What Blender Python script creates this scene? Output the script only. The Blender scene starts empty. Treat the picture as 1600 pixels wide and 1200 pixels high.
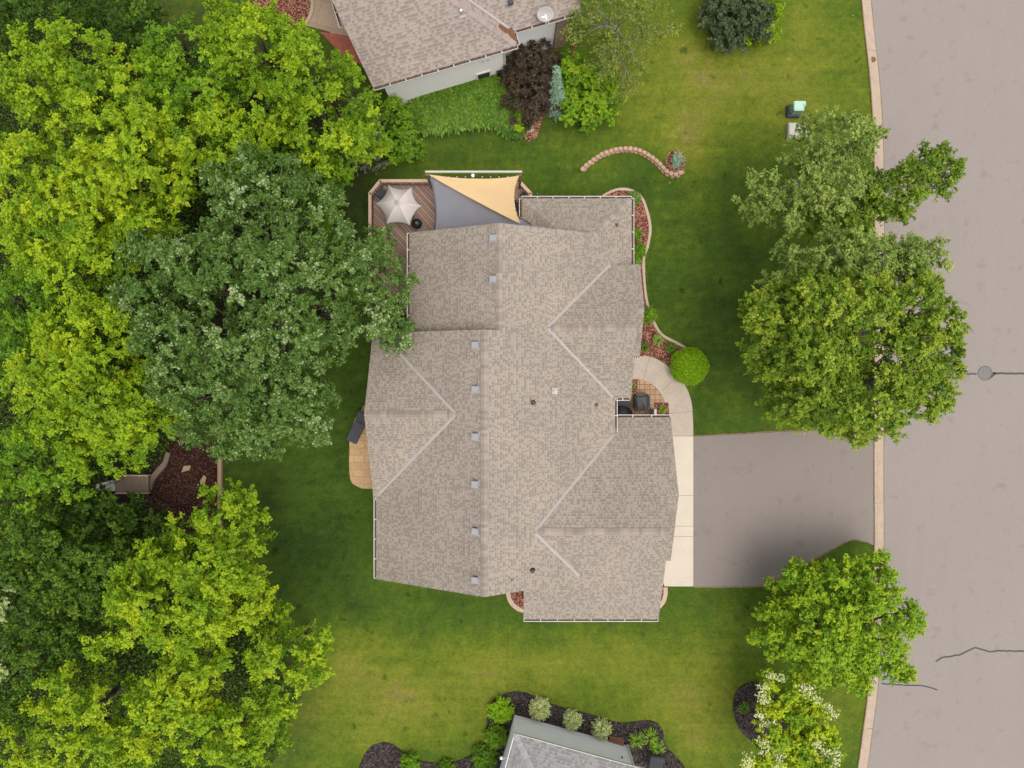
import bpy, bmesh, math, random
import numpy as np
from mathutils import Vector, Matrix
from mathutils.geometry import tessellate_polygon

S = bpy.context.scene
# ------------------------------------------------------------------ camera, world, sun, exposure
CAMH = 40.1; F = 1066.67; NX, NY = 800.0, 577.0
cam_d = bpy.data.cameras.new("camera"); cam_d.sensor_width = 36; cam_d.lens = F/1600*36
cam_d.shift_y = -(600-NY)/1600; cam_d.clip_end = 600; cam_d.clip_start = .5
cam = bpy.data.objects.new("camera", cam_d); S.collection.objects.link(cam)
cam.location = (0, 0, CAMH); S.camera = cam

SUN_EL, SUN_AZ = math.radians(73), math.radians(128)       # azimuth from north, clockwise
w = bpy.data.worlds.new("World"); S.world = w; w.use_nodes = True
nt = w.node_tree; bg = nt.nodes["Background"]
sky = nt.nodes.new("ShaderNodeTexSky"); sky.sky_type = 'NISHITA'; sky.sun_disc = False
sky.sun_elevation = SUN_EL; sky.sun_rotation = SUN_AZ; sky.air_density = 1.0; sky.dust_density = 4.0
hs = nt.nodes.new("ShaderNodeHueSaturation"); hs.inputs["Saturation"].default_value = .25
nt.links.new(sky.outputs[0], hs.inputs["Color"]); nt.links.new(hs.outputs[0], bg.inputs[0])
bg.inputs[1].default_value = .15
sd = bpy.data.lights.new("sun", 'SUN'); sd.energy = 0.9; sd.angle = math.radians(60); sd.color = (1, .93, .84)
sun = bpy.data.objects.new("sun", sd); S.collection.objects.link(sun)
sdir = Vector((math.sin(SUN_AZ)*math.cos(SUN_EL), math.cos(SUN_AZ)*math.cos(SUN_EL), math.sin(SUN_EL)))
sun.rotation_euler = sdir.to_track_quat('Z', 'Y').to_euler()
S.view_settings.view_transform = 'Standard'; S.view_settings.look = 'None'
S.view_settings.exposure = 0.64; S.view_settings.gamma = 1

RG = np.random.default_rng(7); random.seed(7)

def W(px, py, z=0.0):
    """point seen at photo pixel (px, py) at height z (camera looks straight down)"""
    s = F/(CAMH-z)
    return ((px-NX)/s, (NY-py)/s, z)
def Wl(pts, z=0.0): return [W(p[0], p[1], z)[:2] for p in pts]

# ------------------------------------------------------------------ materials
class NB:
    def __init__(s, name, rough=.85, spec=.25):
        s.m = bpy.data.materials.new(name); s.m.use_nodes = True; s.t = s.m.node_tree
        s.b = s.t.nodes["Principled BSDF"]; s.b.inputs["Roughness"].default_value = rough
        s.b.inputs["Specular IOR Level"].default_value = spec
    def n(s, kind, **kw):
        d = s.t.nodes.new("ShaderNode"+kind)
        for k, v in kw.items():
            if k.startswith("i_"):
                key = k[2:].replace("_", " "); d.inputs[key].default_value = v
            else: setattr(d, k, v)
        return d
    def l(s, a, b): s.t.links.new(a, b); return s
    def noise(s, scale, detail=4, rough=.6, vec=None, dist=0):
        d = s.n("TexNoise"); d.inputs["Scale"].default_value = scale; d.inputs["Detail"].default_value = detail
        d.inputs["Roughness"].default_value = rough; d.inputs["Distortion"].default_value = dist
        s.l(vec if vec else s.pos(), d.inputs["Vector"]); return d.outputs["Fac"]
    def pos(s):
        if not hasattr(s, "_p"): s._p = s.n("NewGeometry").outputs["Position"]
        return s._p
    def ramp(s, fac, stops):
        r = s.n("ValToRGB"); e = r.color_ramp.elements
        while len(e) < len(stops): e.new(.5)
        for k, (p, c) in enumerate(stops): e[k].position = p; e[k].color = (*c, 1)
        s.l(fac, r.inputs[0]); return r.outputs[0]
    def mix(s, fac, a, b, mode='MIX'):
        d = s.n("MixRGB", blend_type=mode)
        for i, v in ((0, fac), (1, a), (2, b)):
            if isinstance(v, (int, float)): d.inputs[i].default_value = v
            elif isinstance(v, tuple): d.inputs[i].default_value = (*v, 1)
            else: s.l(v, d.inputs[i])
        return d.outputs[0]
    def math(s, op, a, b=None, c=None):
        d = s.n("Math", operation=op)
        for i, v in enumerate((a, b, c)):
            if v is None: continue
            if isinstance(v, (int, float)): d.inputs[i].default_value = v
            else: s.l(v, d.inputs[i])
        return d.outputs[0]
    def bump(s, h, strength=.4, dist=.02):
        d = s.n("Bump"); d.inputs["Strength"].default_value = strength; d.inputs["Distance"].default_value = dist
        s.l(h, d.inputs["Height"]); s.l(d.outputs[0], s.b.inputs["Normal"])
    def col(s, c):
        if isinstance(c, tuple): s.b.inputs["Base Color"].default_value = (*c, 1)
        else: s.l(c, s.b.inputs["Base Color"])
        return s

def mottled(name, c1, c2, scale=6, rough=.85, bump=.3, bscale=60, fine=.25, spec=.2, bdist=.01):
    b = NB(name, rough, spec)
    base = b.mix(b.noise(scale, 5), c1, c2)
    f = b.ramp(b.noise(bscale, 3, .7), [(.25, (1-fine,)*3), (.75, (1+fine*.6,)*3)])
    b.col(b.mix(1.0, base, f, 'MULTIPLY')); b.bump(b.noise(bscale, 3, .7), bump, bdist)
    return b.m

def shingle(name, light, dark, third, row=.19, cell=.22, frac=.5):
    b = NB(name, .95, .12)
    uv = b.n("UVMap", uv_map="UVMap").outputs[0]
    sp = b.n("SeparateXYZ"); b.l(uv, sp.inputs[0]); u, v = sp.outputs[0], sp.outputs[1]
    r = b.math('DIVIDE', v, row); rf = b.math('FLOOR', r); rfr = b.math('FRACT', r)
    wn0 = b.n("TexWhiteNoise", noise_dimensions='1D'); b.l(rf, wn0.inputs["W"])
    u2 = b.math('ADD', b.math('DIVIDE', u, cell), b.math('MULTIPLY', wn0.outputs[0], 7.0))
    # tabs of uneven width
    wob = b.n("TexNoise"); wob.inputs["Scale"].default_value = 1.0; cmb0 = b.n("CombineXYZ")
    b.l(u2, cmb0.inputs[0]); b.l(b.math('MULTIPLY', rf, 3.7), cmb0.inputs[1]); b.l(cmb0.outputs[0], wob.inputs["Vector"])
    u3 = b.math('ADD', u2, b.math('MULTIPLY', wob.outputs[0], .8))
    cf = b.math('FLOOR', u3)
    cmb = b.n("CombineXYZ"); b.l(cf, cmb.inputs[0]); b.l(rf, cmb.inputs[1])
    wn = b.n("TexWhiteNoise", noise_dimensions='2D'); b.l(cmb.outputs[0], wn.inputs["Vector"])
    rnd = wn.outputs[0]
    isd = b.math('LESS_THAN', rnd, frac)
    top = b.math('GREATER_THAN', rfr, .36)
    dk = b.math('MULTIPLY', isd, b.math('ADD', .15, b.math('MULTIPLY', top, .85)))
    wn2 = b.n("TexWhiteNoise", noise_dimensions='3D'); cm2 = b.n("CombineXYZ")
    b.l(cf, cm2.inputs[0]); b.l(rf, cm2.inputs[1]); cm2.inputs[2].default_value = 5; b.l(cm2.outputs[0], wn2.inputs["Vector"])
    dcol = b.mix(wn2.outputs[0], dark, third)
    c = b.mix(dk, light, dcol)
    line = b.math('LESS_THAN', rfr, .13)  # thin shadow line along each shingle row, painted into the colour
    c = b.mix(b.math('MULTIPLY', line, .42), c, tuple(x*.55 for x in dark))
    big = b.ramp(b.noise(.35, 4), [(.3, (.90, .90, .90)), (.7, (1.06, 1.05, 1.04))])
    c = b.mix(1.0, c, big, 'MULTIPLY')
    gr = b.ramp(b.noise(14, 4, .85), [(.3, (.86,)*3), (.7, (1.12,)*3)])
    c = b.mix(1.0, c, gr, 'MULTIPLY'); b.col(c)
    b.bump(b.math('ADD', b.math('MULTIPLY', rfr, -.6), b.math('MULTIPLY', isd, -.35)), .5, .012)
    return b.m

def leafmat(name, stops, trans=.34, rough=.55, spec=.22):
    b = NB(name, rough, spec)
    at = b.n("Attribute", attribute_name="tone")
    c = b.ramp(at.outputs["Fac"], stops)
    b.col(c)
    tr = b.n("BsdfTranslucent"); b.l(b.mix(1.0, c, (1.25, 1.2, .5), 'MULTIPLY'), tr.inputs[0])
    mx = b.n("MixShader"); mx.inputs[0].default_value = trans
    b.l(b.b.outputs[0], mx.inputs[1]); b.l(tr.outputs[0], mx.inputs[2])
    b.l(mx.outputs[0], b.t.nodes["Material Output"].inputs[0])
    return b.m

M = {}
M['roof'] = shingle('roof_shingles', (.312, .268, .220), (.205, .172, .141), (.240, .203, .168), row=.15, cell=.085, frac=.50)
M['roof_pink'] = shingle('pinkish_shingles', (.305, .258, .220), (.210, .172, .150), (.245, .185, .165), row=.16, cell=.15, frac=.5)
M['roof_grey'] = shingle('grey_shingles', (.27, .262, .252), (.18, .175, .17), (.22, .212, .205), row=.16, cell=.14, frac=.5)
M['white'] = mottled('white_aluminium', (.66, .64, .61), (.56, .54, .51), 3, .5, .05, 40, .05)
M['gutter_in'] = mottled('gutter_debris', (.16, .08, .05), (.08, .05, .035), 9, .9)
M['metal'] = mottled('grey_flashing', (.43, .39, .375), (.36, .325, .31), 5, .6, .1, 40, .1)
M['vent'] = mottled('grey_vent_metal', (.36, .35, .36), (.31, .30, .31), 4, .5, .1, 30, .08)
M['black'] = mottled('black_plastic', (.012, .012, .015), (.024, .024, .028), 8, .38, .2, 20, .1, .3)
M['darkgrey'] = mottled('charcoal_cloth', (.05, .05, .058), (.085, .082, .095), 5, .7, .4, 25, .2)
M['siding'] = None
def siding(name, c, step=.11):
    b = NB(name, .7, .2); sp = b.n("SeparateXYZ"); b.l(b.pos(), sp.inputs[0])
    f = b.math('FRACT', b.math('DIVIDE', sp.outputs[2], step))
    base = b.mix(b.noise(1.5, 4), c, tuple(x*.92 for x in c))
    b.col(base); b.bump(f, .3, .01); return b.m
M['siding'] = siding('beige_siding', (.62, .57, .50))
M['siding_w'] = siding('white_siding', (.88, .84, .81), .16)
M['siding_g'] = siding('pale_grey_siding', (.93, .93, .95), .16)
M['glass'] = NB('window_glass', .08, .6).col((.02, .03, .03)).m
M['concrete'] = mottled('concrete_walk', (.50, .425, .345), (.355, .29, .23), 1.3, .9, .15, 13, .16)
M['apron'] = mottled('pale_concrete', (.60, .53, .435), (.48, .41, .325), 1.0, .9, .15, 13, .10)
M['curb'] = mottled('curb_concrete', (.48, .37, .285), (.33, .25, .185), 2.2, .9, .2, 10, .2)
M['joint'] = mottled('concrete_joint', (.30, .22, .16), (.24, .17, .12), 8, .95)
M['stone'] = mottled('edging_stone', (.56, .43, .31), (.38, .28, .20), 5, .9, .4, 40, .25)
M['block'] = mottled('wall_block', (.55, .36, .25), (.34, .21, .15), 7, .9, .5, 45, .3)
M['wood_rail'] = mottled('rail_wood', (.55, .40, .28), (.42, .29, .20), 6, .8, .2, 30, .15)
M['wood_dark'] = mottled('weathered_post', (.20, .12, .08), (.12, .07, .05), 6, .8, .3, 30, .2)
M['wood_grey'] = mottled('weathered_planks', (.24, .18, .13), (.15, .11, .08), 9, .9, .4, 30, .25)
M['tar'] = mottled('tar_seal', (.045, .04, .04), (.08, .07, .07), 8, .6)
M['iron'] = mottled('manhole_iron', (.19, .175, .165), (.155, .14, .13), 6, .7, .5, 40, .15)
M['green_box'] = mottled('pale_green_paint', (.40, .58, .45), (.36, .53, .41), 3, .4, .05, 20, .05, .4)
M['green_side'] = mottled('green_paint', (.19, .33, .25), (.16, .29, .22), 3, .5, .05, 20, .08, .4)
M['pad'] = mottled('pad_concrete', (.55, .52, .45), (.42, .40, .34), 4, .9)
M['sail_tan'] = mottled('tan_sail_fabric', (.97, .74, .42), (.95, .70, .39), 1.0, .9, .2, 120, .06)
M['sail_grey'] = mottled('grey_sail_fabric', (.38, .385, .43), (.33, .33, .375), 1.0, .9, .2, 120, .06)
M['umbrella'] = mottled('pale_canvas', (.52, .465, .435), (.46, .405, .38), 2.0, .9, .3, 12, .08)
M['bark'] = mottled('bark', (.14, .11, .085), (.07, .055, .045), 8, .9, .6, 30, .3)
M['bark_pale'] = mottled('pale_bark', (.42, .38, .33), (.25, .22, .19), 8, .9, .6, 30, .3)
M['brick'] = mottled('red_brick', (.28, .13, .09), (.17, .09, .06), 9, .9, .5, 40, .3)
M['globe'] = NB('white_globe', .2, .5).col((.85, .85, .82)).m
M['flagstone'] = mottled('flagstone', (.42, .28, .18), (.33, .22, .14), 6, .9)
M['rock'] = mottled('pale_rock', (.60, .47, .36), (.42, .32, .25), 5, .9, .6, 20, .2)
M['orange'] = mottled('leaf_debris', (.20, .095, .05), (.11, .06, .035), 12, .95, .6, 60, .4)

def mulch(name, a, c, d, sc=26):
    b = NB(name, .95, .1)
    v = b.n("TexVoronoi", feature='F1'); v.inputs["Scale"].default_value = sc; b.l(b.pos(), v.inputs["Vector"])
    sp = b.n("SeparateXYZ"); b.l(v.outputs["Color"], sp.inputs[0])
    col = b.ramp(sp.outputs[0], [(.0, a), (.55, c), (.92, d)])
    col = b.mix(1.0, col, b.ramp(b.noise(3, 4), [(.3, (.8,)*3), (.7, (1.15,)*3)]), 'MULTIPLY')
    b.col(col); b.bump(v.outputs["Distance"], .9, .03); return b.m
M['mulch_red'] = mulch('red_mulch', (.07, .022, .014), (.17, .062, .040), (.42, .22, .15), 17)
M['mulch_black'] = mulch('black_mulch', (.012, .009, .009), (.032, .024, .023), (.10, .08, .075), 20)
M['mulch_brown'] = mulch('brown_mulch', (.016, .007, .006), (.035, .014, .011), (.10, .05, .035), 18)

def pavers(name, c1, c2, j, bw, bh, ang=0, off=.5, msz=.012, tip=0):
    b = NB(name, .9, .15)
    mp = b.n("Mapping"); b.l(b.pos(), mp.inputs[0]); mp.inputs["Rotation"].default_value = (tip, 0, ang)
    br = b.n("TexBrick", offset=off); b.l(mp.outputs[0], br.inputs["Vector"])
    br.inputs["Scale"].default_value = 1; br.inputs["Brick Width"].default_value = bw; br.inputs["Row Height"].default_value = bh
    br.inputs["Mortar Size"].default_value = msz; br.inputs["Mortar Smooth"].default_value = .2
    br.inputs["Color1"].default_value = (*c1, 1); br.inputs["Color2"].default_value = (*c2, 1); br.inputs["Mortar"].default_value = (*j, 1)
    c = b.mix(1.0, br.outputs[0], b.ramp(b.noise(7, 5), [(.3, (.86,)*3), (.7, (1.1,)*3)]), 'MULTIPLY')
    b.col(c); b.bump(br.outputs[1], -.3, .01); return b.m
M['pav_w'] = pavers('tan_pavers', (.54, .36, .19), (.46, .30, .16), (.24, .14, .08), .62, .42, 0, .37, .009)
M['pav_e'] = pavers('court_pavers', (.44, .28, .17), (.37, .23, .14), (.14, .08, .05), .30, .30, 0, 0, .016)
M['pav_n'] = pavers('stamped_patio', (.42, .31, .22), (.36, .26, .18), (.27, .19, .13), 1.9, 1.4, .25, .5, .014)
M['pav_red'] = pavers('red_pavers', (.36, .11, .075), (.31, .10, .07), (.22, .08, .06), .4, .2, .2, .5, .008)
M['stonework'] = pavers('stone_veneer', (.42, .30, .19), (.30, .21, .14), (.16, .11, .08), .35, .16, 0, .5, .02, math.pi/2)

# asphalt
def asphalt(name, c1, c2):
    b = NB(name, .93, .15)
    c = b.mix(b.noise(.12, 5, .6), c1, c2)
    st = b.n("Mapping"); b.l(b.pos(), st.inputs[0]); st.inputs["Scale"].default_value = (1.1, .16, 1)
    c = b.mix(1.0, c, b.ramp(b.noise(1.3, 5, .65, st.outputs[0]), [(.3, (.98,)*3), (.7, (1.02,)*3)]), 'MULTIPLY')
    c = b.mix(1.0, c, b.ramp(b.noise(11, 4, .85), [(.3, (.915,)*3), (.7, (1.075,)*3)]), 'MULTIPLY')
    stain = b.ramp(b.noise(1.1, 6, .55), [(.28, (.82, .80, .79)), (.40, (1, 1, 1))])
    c = b.mix(.8, c, b.mix(1.0, c, stain, 'MULTIPLY'))
    b.col(c); b.bump(b.noise(120, 2, .8), .4, .006); return b.m
M['street'] = asphalt('aged_asphalt', (.238, .207, .186), (.262, .228, .205))
M['drive'] = asphalt('driveway_asphalt', (.198, .168, .150), (.226, .192, .171))

# lawn: dryness and some tree and house shade come from a painted attribute, plus noise
def lawn():
    b = NB('lawn_grass', .9, .1)
    dry_shade = b.n("Attribute", attribute_name="dry_shade").outputs["Fac"]
    soil = b.n("Attribute", attribute_name="soil").outputs["Fac"]
    n1 = b.noise(.33, 6, .62); n2 = b.noise(1.7, 5, .65); n3 = b.noise(9, 4, .7)
    f = b.math('ADD', dry_shade, b.math('MULTIPLY', b.math('SUBTRACT', n1, .5), 1.0))
    f = b.math('ADD', f, b.math('MULTIPLY', b.math('SUBTRACT', n2, .5), .55))
    f = b.math('ADD', f, b.math('MULTIPLY', b.math('SUBTRACT', n3, .5), .22))
    c = b.ramp(f, [(.0, (.028, .056, .009)), (.28, (.052, .094, .012)), (.52, (.088, .128, .013)), (.80, (.140, .163, .020)), (1.0, (.170, .155, .042))])
    # mowing streaks
    st = b.n("Mapping"); b.l(b.pos(), st.inputs[0]); st.inputs["Scale"].default_value = (.12, 1.9, 1); st.inputs["Rotation"].default_value = (0, 0, .05)
    c = b.mix(1.0, c, b.ramp(b.noise(1.0, 3, .6, st.outputs[0]), [(.3, (.88, .90, .9)), (.7, (1.12, 1.09, 1.0))]), 'MULTIPLY')
    # dark tufts of coarse grass
    t = b.ramp(b.noise(1.25, 2, .5), [(.26, (.50, .62, .60)), (.34, (1, 1, 1))])
    c = b.mix(1.0, c, t, 'MULTIPLY')
    mm = b.ramp(b.noise(2.6, 6, .75), [(.3, (.76, .80, .80)), (.7, (1.26, 1.18, 1.1))]); c = b.mix(1.0, c, mm, 'MULTIPLY')
    vo = b.n("TexVoronoi", feature='F1'); vo.inputs["Scale"].default_value = .9; b.l(b.pos(), vo.inputs["Vector"])
    spk = b.math('MULTIPLY', b.math('LESS_THAN', vo.outputs["Distance"], .025), b.math('GREATER_THAN', b.noise(.5, 2), .50)); c = b.mix(b.math('MULTIPLY', spk, .75), c, (.55, .55, .40))
    g = b.ramp(b.noise(6.0, 7, .92), [(.30, (.50, .54, .46)), (.5, (1, 1, 1)), (.70, (1.50, 1.38, 1.25))])
    c = b.mix(1.0, c, g, 'MULTIPLY')
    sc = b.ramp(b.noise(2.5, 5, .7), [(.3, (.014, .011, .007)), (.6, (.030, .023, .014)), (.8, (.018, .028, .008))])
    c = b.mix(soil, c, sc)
    b.col(c); b.bump(b.noise(45, 3, .8), .8, .03); return b.m
M['lawn'] = lawn()

def planks(name, c1, c2, gap, wd, ang):
    b = NB(name, .85, .15)
    mp = b.n("Mapping"); b.l(b.pos(), mp.inputs[0]); mp.inputs["Rotation"].default_value = (0, 0, ang)
    sp = b.n("SeparateXYZ"); b.l(mp.outputs[0], sp.inputs[0])
    r = b.math('DIVIDE', sp.outputs[0], wd); ff = b.math('FRACT', r); fl = b.math('FLOOR', r)
    wn = b.n("TexWhiteNoise", noise_dimensions='1D'); b.l(fl, wn.inputs["W"])
    g = b.n("Mapping"); b.l(mp.outputs[0], g.inputs[0]); g.inputs["Scale"].default_value = (14, .8, 1)
    c = b.mix(b.math('ADD', b.math('MULTIPLY', wn.outputs[0], .6), b.math('MULTIPLY', b.noise(1, 4, .7, g.outputs[0]), .5)), c1, c2)
    c = b.mix(b.math('LESS_THAN', ff, .14), c, gap)
    b.col(c); return b.m
M['deck'] = planks('deck_boards', (.22, .135, .10), (.46, .32, .25), (.05, .03, .02), .15, math.radians(-42))

# leaves  (tone 0..1)
M['lf_lime'] = leafmat('lime_leaves', [(.0, (.085, .17, .007)), (.35, (.15, .27, .009)), (.65, (.24, .385, .012)), (1, (.43, .52, .016))])
M['lf_lime2'] = leafmat('fresh_green_leaves', [(.0, (.050, .12, .008)), (.4, (.115, .24, .012)), (.7, (.21, .37, .014)), (1, (.37, .49, .020))])
M['lf_dark'] = leafmat('dark_green_leaves', [(.0, (.022, .055, .006)), (.5, (.055, .12, .009)), (.8, (.10, .19, .012)), (1, (.18, .27, .02))])
M['lf_oak'] = leafmat('oak_leaves', [(.0, (.045, .100, .012)), (.4, (.080, .160, .020)), (.72, (.130, .225, .034)), (.92, (.22, .31, .10)), (1, (.38, .45, .24))], .28, .5, .28)
M['lf_birch'] = leafmat('birch_leaves', [(.0, (.085, .14, .022)), (.45, (.19, .275, .052)), (.8, (.29, .38, .075)), (1, (.44, .50, .13))])
M['lf_elm'] = leafmat('street_tree_leaves', [(.0, (.045, .10, .008)), (.45, (.115, .205, .014)), (.8, (.21, .31, .020)), (1, (.35, .43, .04))])
M['lf_barb'] = leafmat('barberry_leaves', [(.0, (.020, .014, .008)), (.5, (.055, .038, .022)), (.85, (.11, .082, .045)), (1, (.20, .155, .085))], .1)
M['lf_blue'] = leafmat('blue_needles', [(.0, (.12, .22, .14)), (.5, (.26, .40, .27)), (1, (.42, .54, .40))], .1)
M['lf_pine'] = leafmat('dark_needles', [(.0, (.020, .036, .016)), (.5, (.050, .075, .028)), (1, (.12, .15, .06))], .1)
M['lf_lily'] = leafmat('lily_blades', [(.0, (.028, .085, .008)), (.5, (.085, .19, .014)), (1, (.24, .38, .04))])
M['lf_char'] = leafmat('chartreuse_leaves', [(.0, (.14, .24, .006)), (.5, (.25, .40, .008)), (1, (.42, .55, .02))])
M['lf_ball'] = leafmat('ball_shrub_leaves', [(.0, (.12, .27, .006)), (.5, (.26, .46, .008)), (1, (.42, .58, .015))])
M['lf_varieg'] = leafmat('variegated_leaves', [(.0, (.24, .32, .10)), (.5, (.48, .54, .22)), (1, (.78, .78, .48))])
M['lf_grey'] = leafmat('grey_twigs', [(.0, (.050, .055, .030)), (.5, (.10, .11, .06)), (1, (.20, .20, .13))], .1)
M['lf_crab'] = leafmat('thin_olive_leaves', [(.0, (.08, .12, .02)), (.5, (.17, .22, .035)), (1, (.30, .33, .07))])
M['lf_cream'] = leafmat('cream_blossom', [(.0, (.36, .40, .14)), (1, (.68, .66, .38))], .1)
M['lf_dead'] = leafmat('bare_brush', [(.0, (.06, .04, .025)), (1, (.20, .15, .09))], .1)

# ------------------------------------------------------------------ object helpers
C = S.collection
def tag(o, label=None, cat=None, group=None, kind=None):
    if label: o["label"] = label
    if cat: o["category"] = cat
    if group: o["group"] = group
    if kind: o["kind"] = kind
    return o
def empty(name, loc, label, cat, group=None):
    o = bpy.data.objects.new(name, None); C.objects.link(o); o.location = loc; o.empty_display_size = .3
    return tag(o, label, cat, group)
def link(name, me, m, parent=None):
    o = bpy.data.objects.new(name, me); C.objects.link(o)
    if m is not None: me.materials.append(m)
    if parent:
        o.parent = parent
        # meshes are written in world coordinates
        loc = Vector((0, 0, 0)); p = parent
        while p: loc += Vector(p.location); p = p.parent
        o.location = -loc
    return o
class MB:
    def __init__(s): s.bm = bmesh.new(); s.uv = None
    def poly_prism(s, pts, z0, z1):
        """pts: xy list; z0, z1 numbers or lists"""
        n = len(pts)
        a0 = z0 if hasattr(z0, '__len__') else [z0]*n
        a1 = z1 if hasattr(z1, '__len__') else [z1]*n
        area = sum(pts[i][0]*pts[(i+1) % n][1]-pts[(i+1) % n][0]*pts[i][1] for i in range(n))
        idx = range(n) if area > 0 else range(n-1, -1, -1)
        b = [s.bm.verts.new((pts[i][0], pts[i][1], a0[i])) for i in idx]
        t = [s.bm.verts.new((pts[i][0], pts[i][1], a1[i])) for i in idx]
        top = s.bm.faces.new(t); s.bm.faces.new(b[::-1])
        for i in range(n):
            j = (i+1) % n; s.bm.faces.new((b[i], b[j], t[j], t[i]))
        return top
    def box(s, x0, x1, y0, y1, z0, z1): return s.poly_prism([(x0, y0), (x1, y0), (x1, y1), (x0, y1)], z0, z1)
    def obox(s, c, sx, sy, sz, rz=0, ry=0, rx=0, bevel=0):
        r = bmesh.ops.create_cube(s.bm, size=1)
        vs = r['verts']
        Mx = Matrix.Translation(c) @ Matrix.Rotation(rz, 4, 'Z') @ Matrix.Rotation(ry, 4, 'Y') @ Matrix.Rotation(rx, 4, 'X') @ Matrix.Diagonal((sx, sy, sz, 1))
        bmesh.ops.transform(s.bm, matrix=Mx, verts=vs)
        if bevel:
            es = list({e for v in vs for e in v.link_edges})
            bmesh.ops.bevel(s.bm, geom=es, offset=bevel, segments=2, affect='EDGES')
    def tube(s, p0, p1, r0, r1=None, n=8, caps=True):
        r1 = r0 if r1 is None else r1
        p0, p1 = Vector(p0), Vector(p1); d = (p1-p0)
        if d.length < 1e-6: return
        q = d.to_track_quat('Z', 'Y').to_matrix()
        A = []; B = []
        for k in range(n):
            a = 2*math.pi*k/n; v = q @ Vector((math.cos(a), math.sin(a), 0))
            A.append(s.bm.verts.new(p0+v*r0)); B.append(s.bm.verts.new(p1+v*r1))
        for k in range(n):
            j = (k+1) % n; s.bm.faces.new((A[k], A[j], B[j], B[k]))
        if caps: s.bm.faces.new(A[::-1]); s.bm.faces.new(B)
    def lathe(s, c, prof, n=20):
        rings = []
        for (r, z) in prof:
            rings.append([s.bm.verts.new((c[0]+r*math.cos(2*math.pi*k/n), c[1]+r*math.sin(2*math.pi*k/n), c[2]+z)) for k in range(n)])
        for a, b in zip(rings, rings[1:]):
            for k in range(n):
                j = (k+1) % n; s.bm.faces.new((a[k], a[j], b[j], b[k]))
        s.bm.faces.new(rings[0][::-1]); s.bm.faces.new(rings[-1])
    def build(s, name, m, parent=None, smooth=False, tri=False):
        if tri:
            for f in [f for f in s.bm.faces if len(f.verts) > 4]:
                vs = list(f.verts); fl = f.normal.z if f.normal.length else 1
                for t3 in tessellate_polygon([[v.co.copy() for v in vs]]):
                    try: s.bm.faces.new([vs[i] for i in t3])
                    except ValueError: pass
                s.bm.faces.remove(f)
        bmesh.ops.recalc_face_normals(s.bm, faces=s.bm.faces)
        if smooth:
            for f in s.bm.faces: f.smooth = True
        me = bpy.data.meshes.new(name); s.bm.to_mesh(me); s.bm.free()
        return link(name, me, m, parent)

def smooth_line(pts, step=.25, closed=False):
    P = [np.array(p, float) for p in pts]; out = []
    n = len(P); rng = range(n) if closed else range(n-1)
    for i in rng:
        p1 = P[i]; p2 = P[(i+1) % n]
        p0 = P[i-1] if (closed or i > 0) else 2*p1-p2
        p3 = P[(i+2) % n] if (closed or i+2 < n) else 2*p2-p1
        k = max(1, int(np.linalg.norm(p2-p1)/step))
        for j in range(k):
            t = j/k
            out.append(.5*((2*p1)+(-p0+p2)*t+(2*p0-5*p1+4*p2-p3)*t*t+(-p0+3*p1-3*p2+p3)*t**3))
    if not closed: out.append(P[-1])
    return [tuple(p) for p in out]
def ribbon(mb, line, half, z0, z1, h2=None):
    """solid strip along a line, left half / right half widths"""
    h2 = half if h2 is None else h2
    L = [np.array(p[:2], float) for p in line]; n = len(L); A = []; B = []
    for i in range(n):
        d = L[min(i+1, n-1)]-L[max(i-1, 0)]; d /= max(1e-9, np.linalg.norm(d)); nn = np.array((-d[1], d[0]))
        A.append(L[i]+nn*half); B.append(L[i]-nn*h2)
    bm = mb.bm
    va = [[bm.verts.new((p[0], p[1], z)) for p in A] for z in (z0, z1)]
    vb = [[bm.verts.new((p[0], p[1], z)) for p in B] for z in (z0, z1)]
    for i in range(n-1):
        bm.faces.new((va[1][i], vb[1][i], vb[1][i+1], va[1][i+1]))
        bm.faces.new((va[0][i+1], vb[0][i+1], vb[0][i], va[0][i]))
        bm.faces.new((va[0][i], va[1][i], va[1][i+1], va[0][i+1]))
        bm.faces.new((vb[0][i+1], vb[1][i+1], vb[1][i], vb[0][i]))
    bm.faces.new((va[0][0], vb[0][0], vb[1][0], va[1][0])); bm.faces.new((va[1][-1], vb[1][-1], vb[0][-1], va[0][-1]))
    return A, B
def sheet(name, pts, z, m, kind='structure', thick=.05, label=None, cat=None, group=None, parent=None):
    mb = MB(); mb.poly_prism(pts, z-thick, z)
    o = mb.build(name, m, parent, tri=True)
    return tag(o, label, cat, group, kind)

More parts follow.
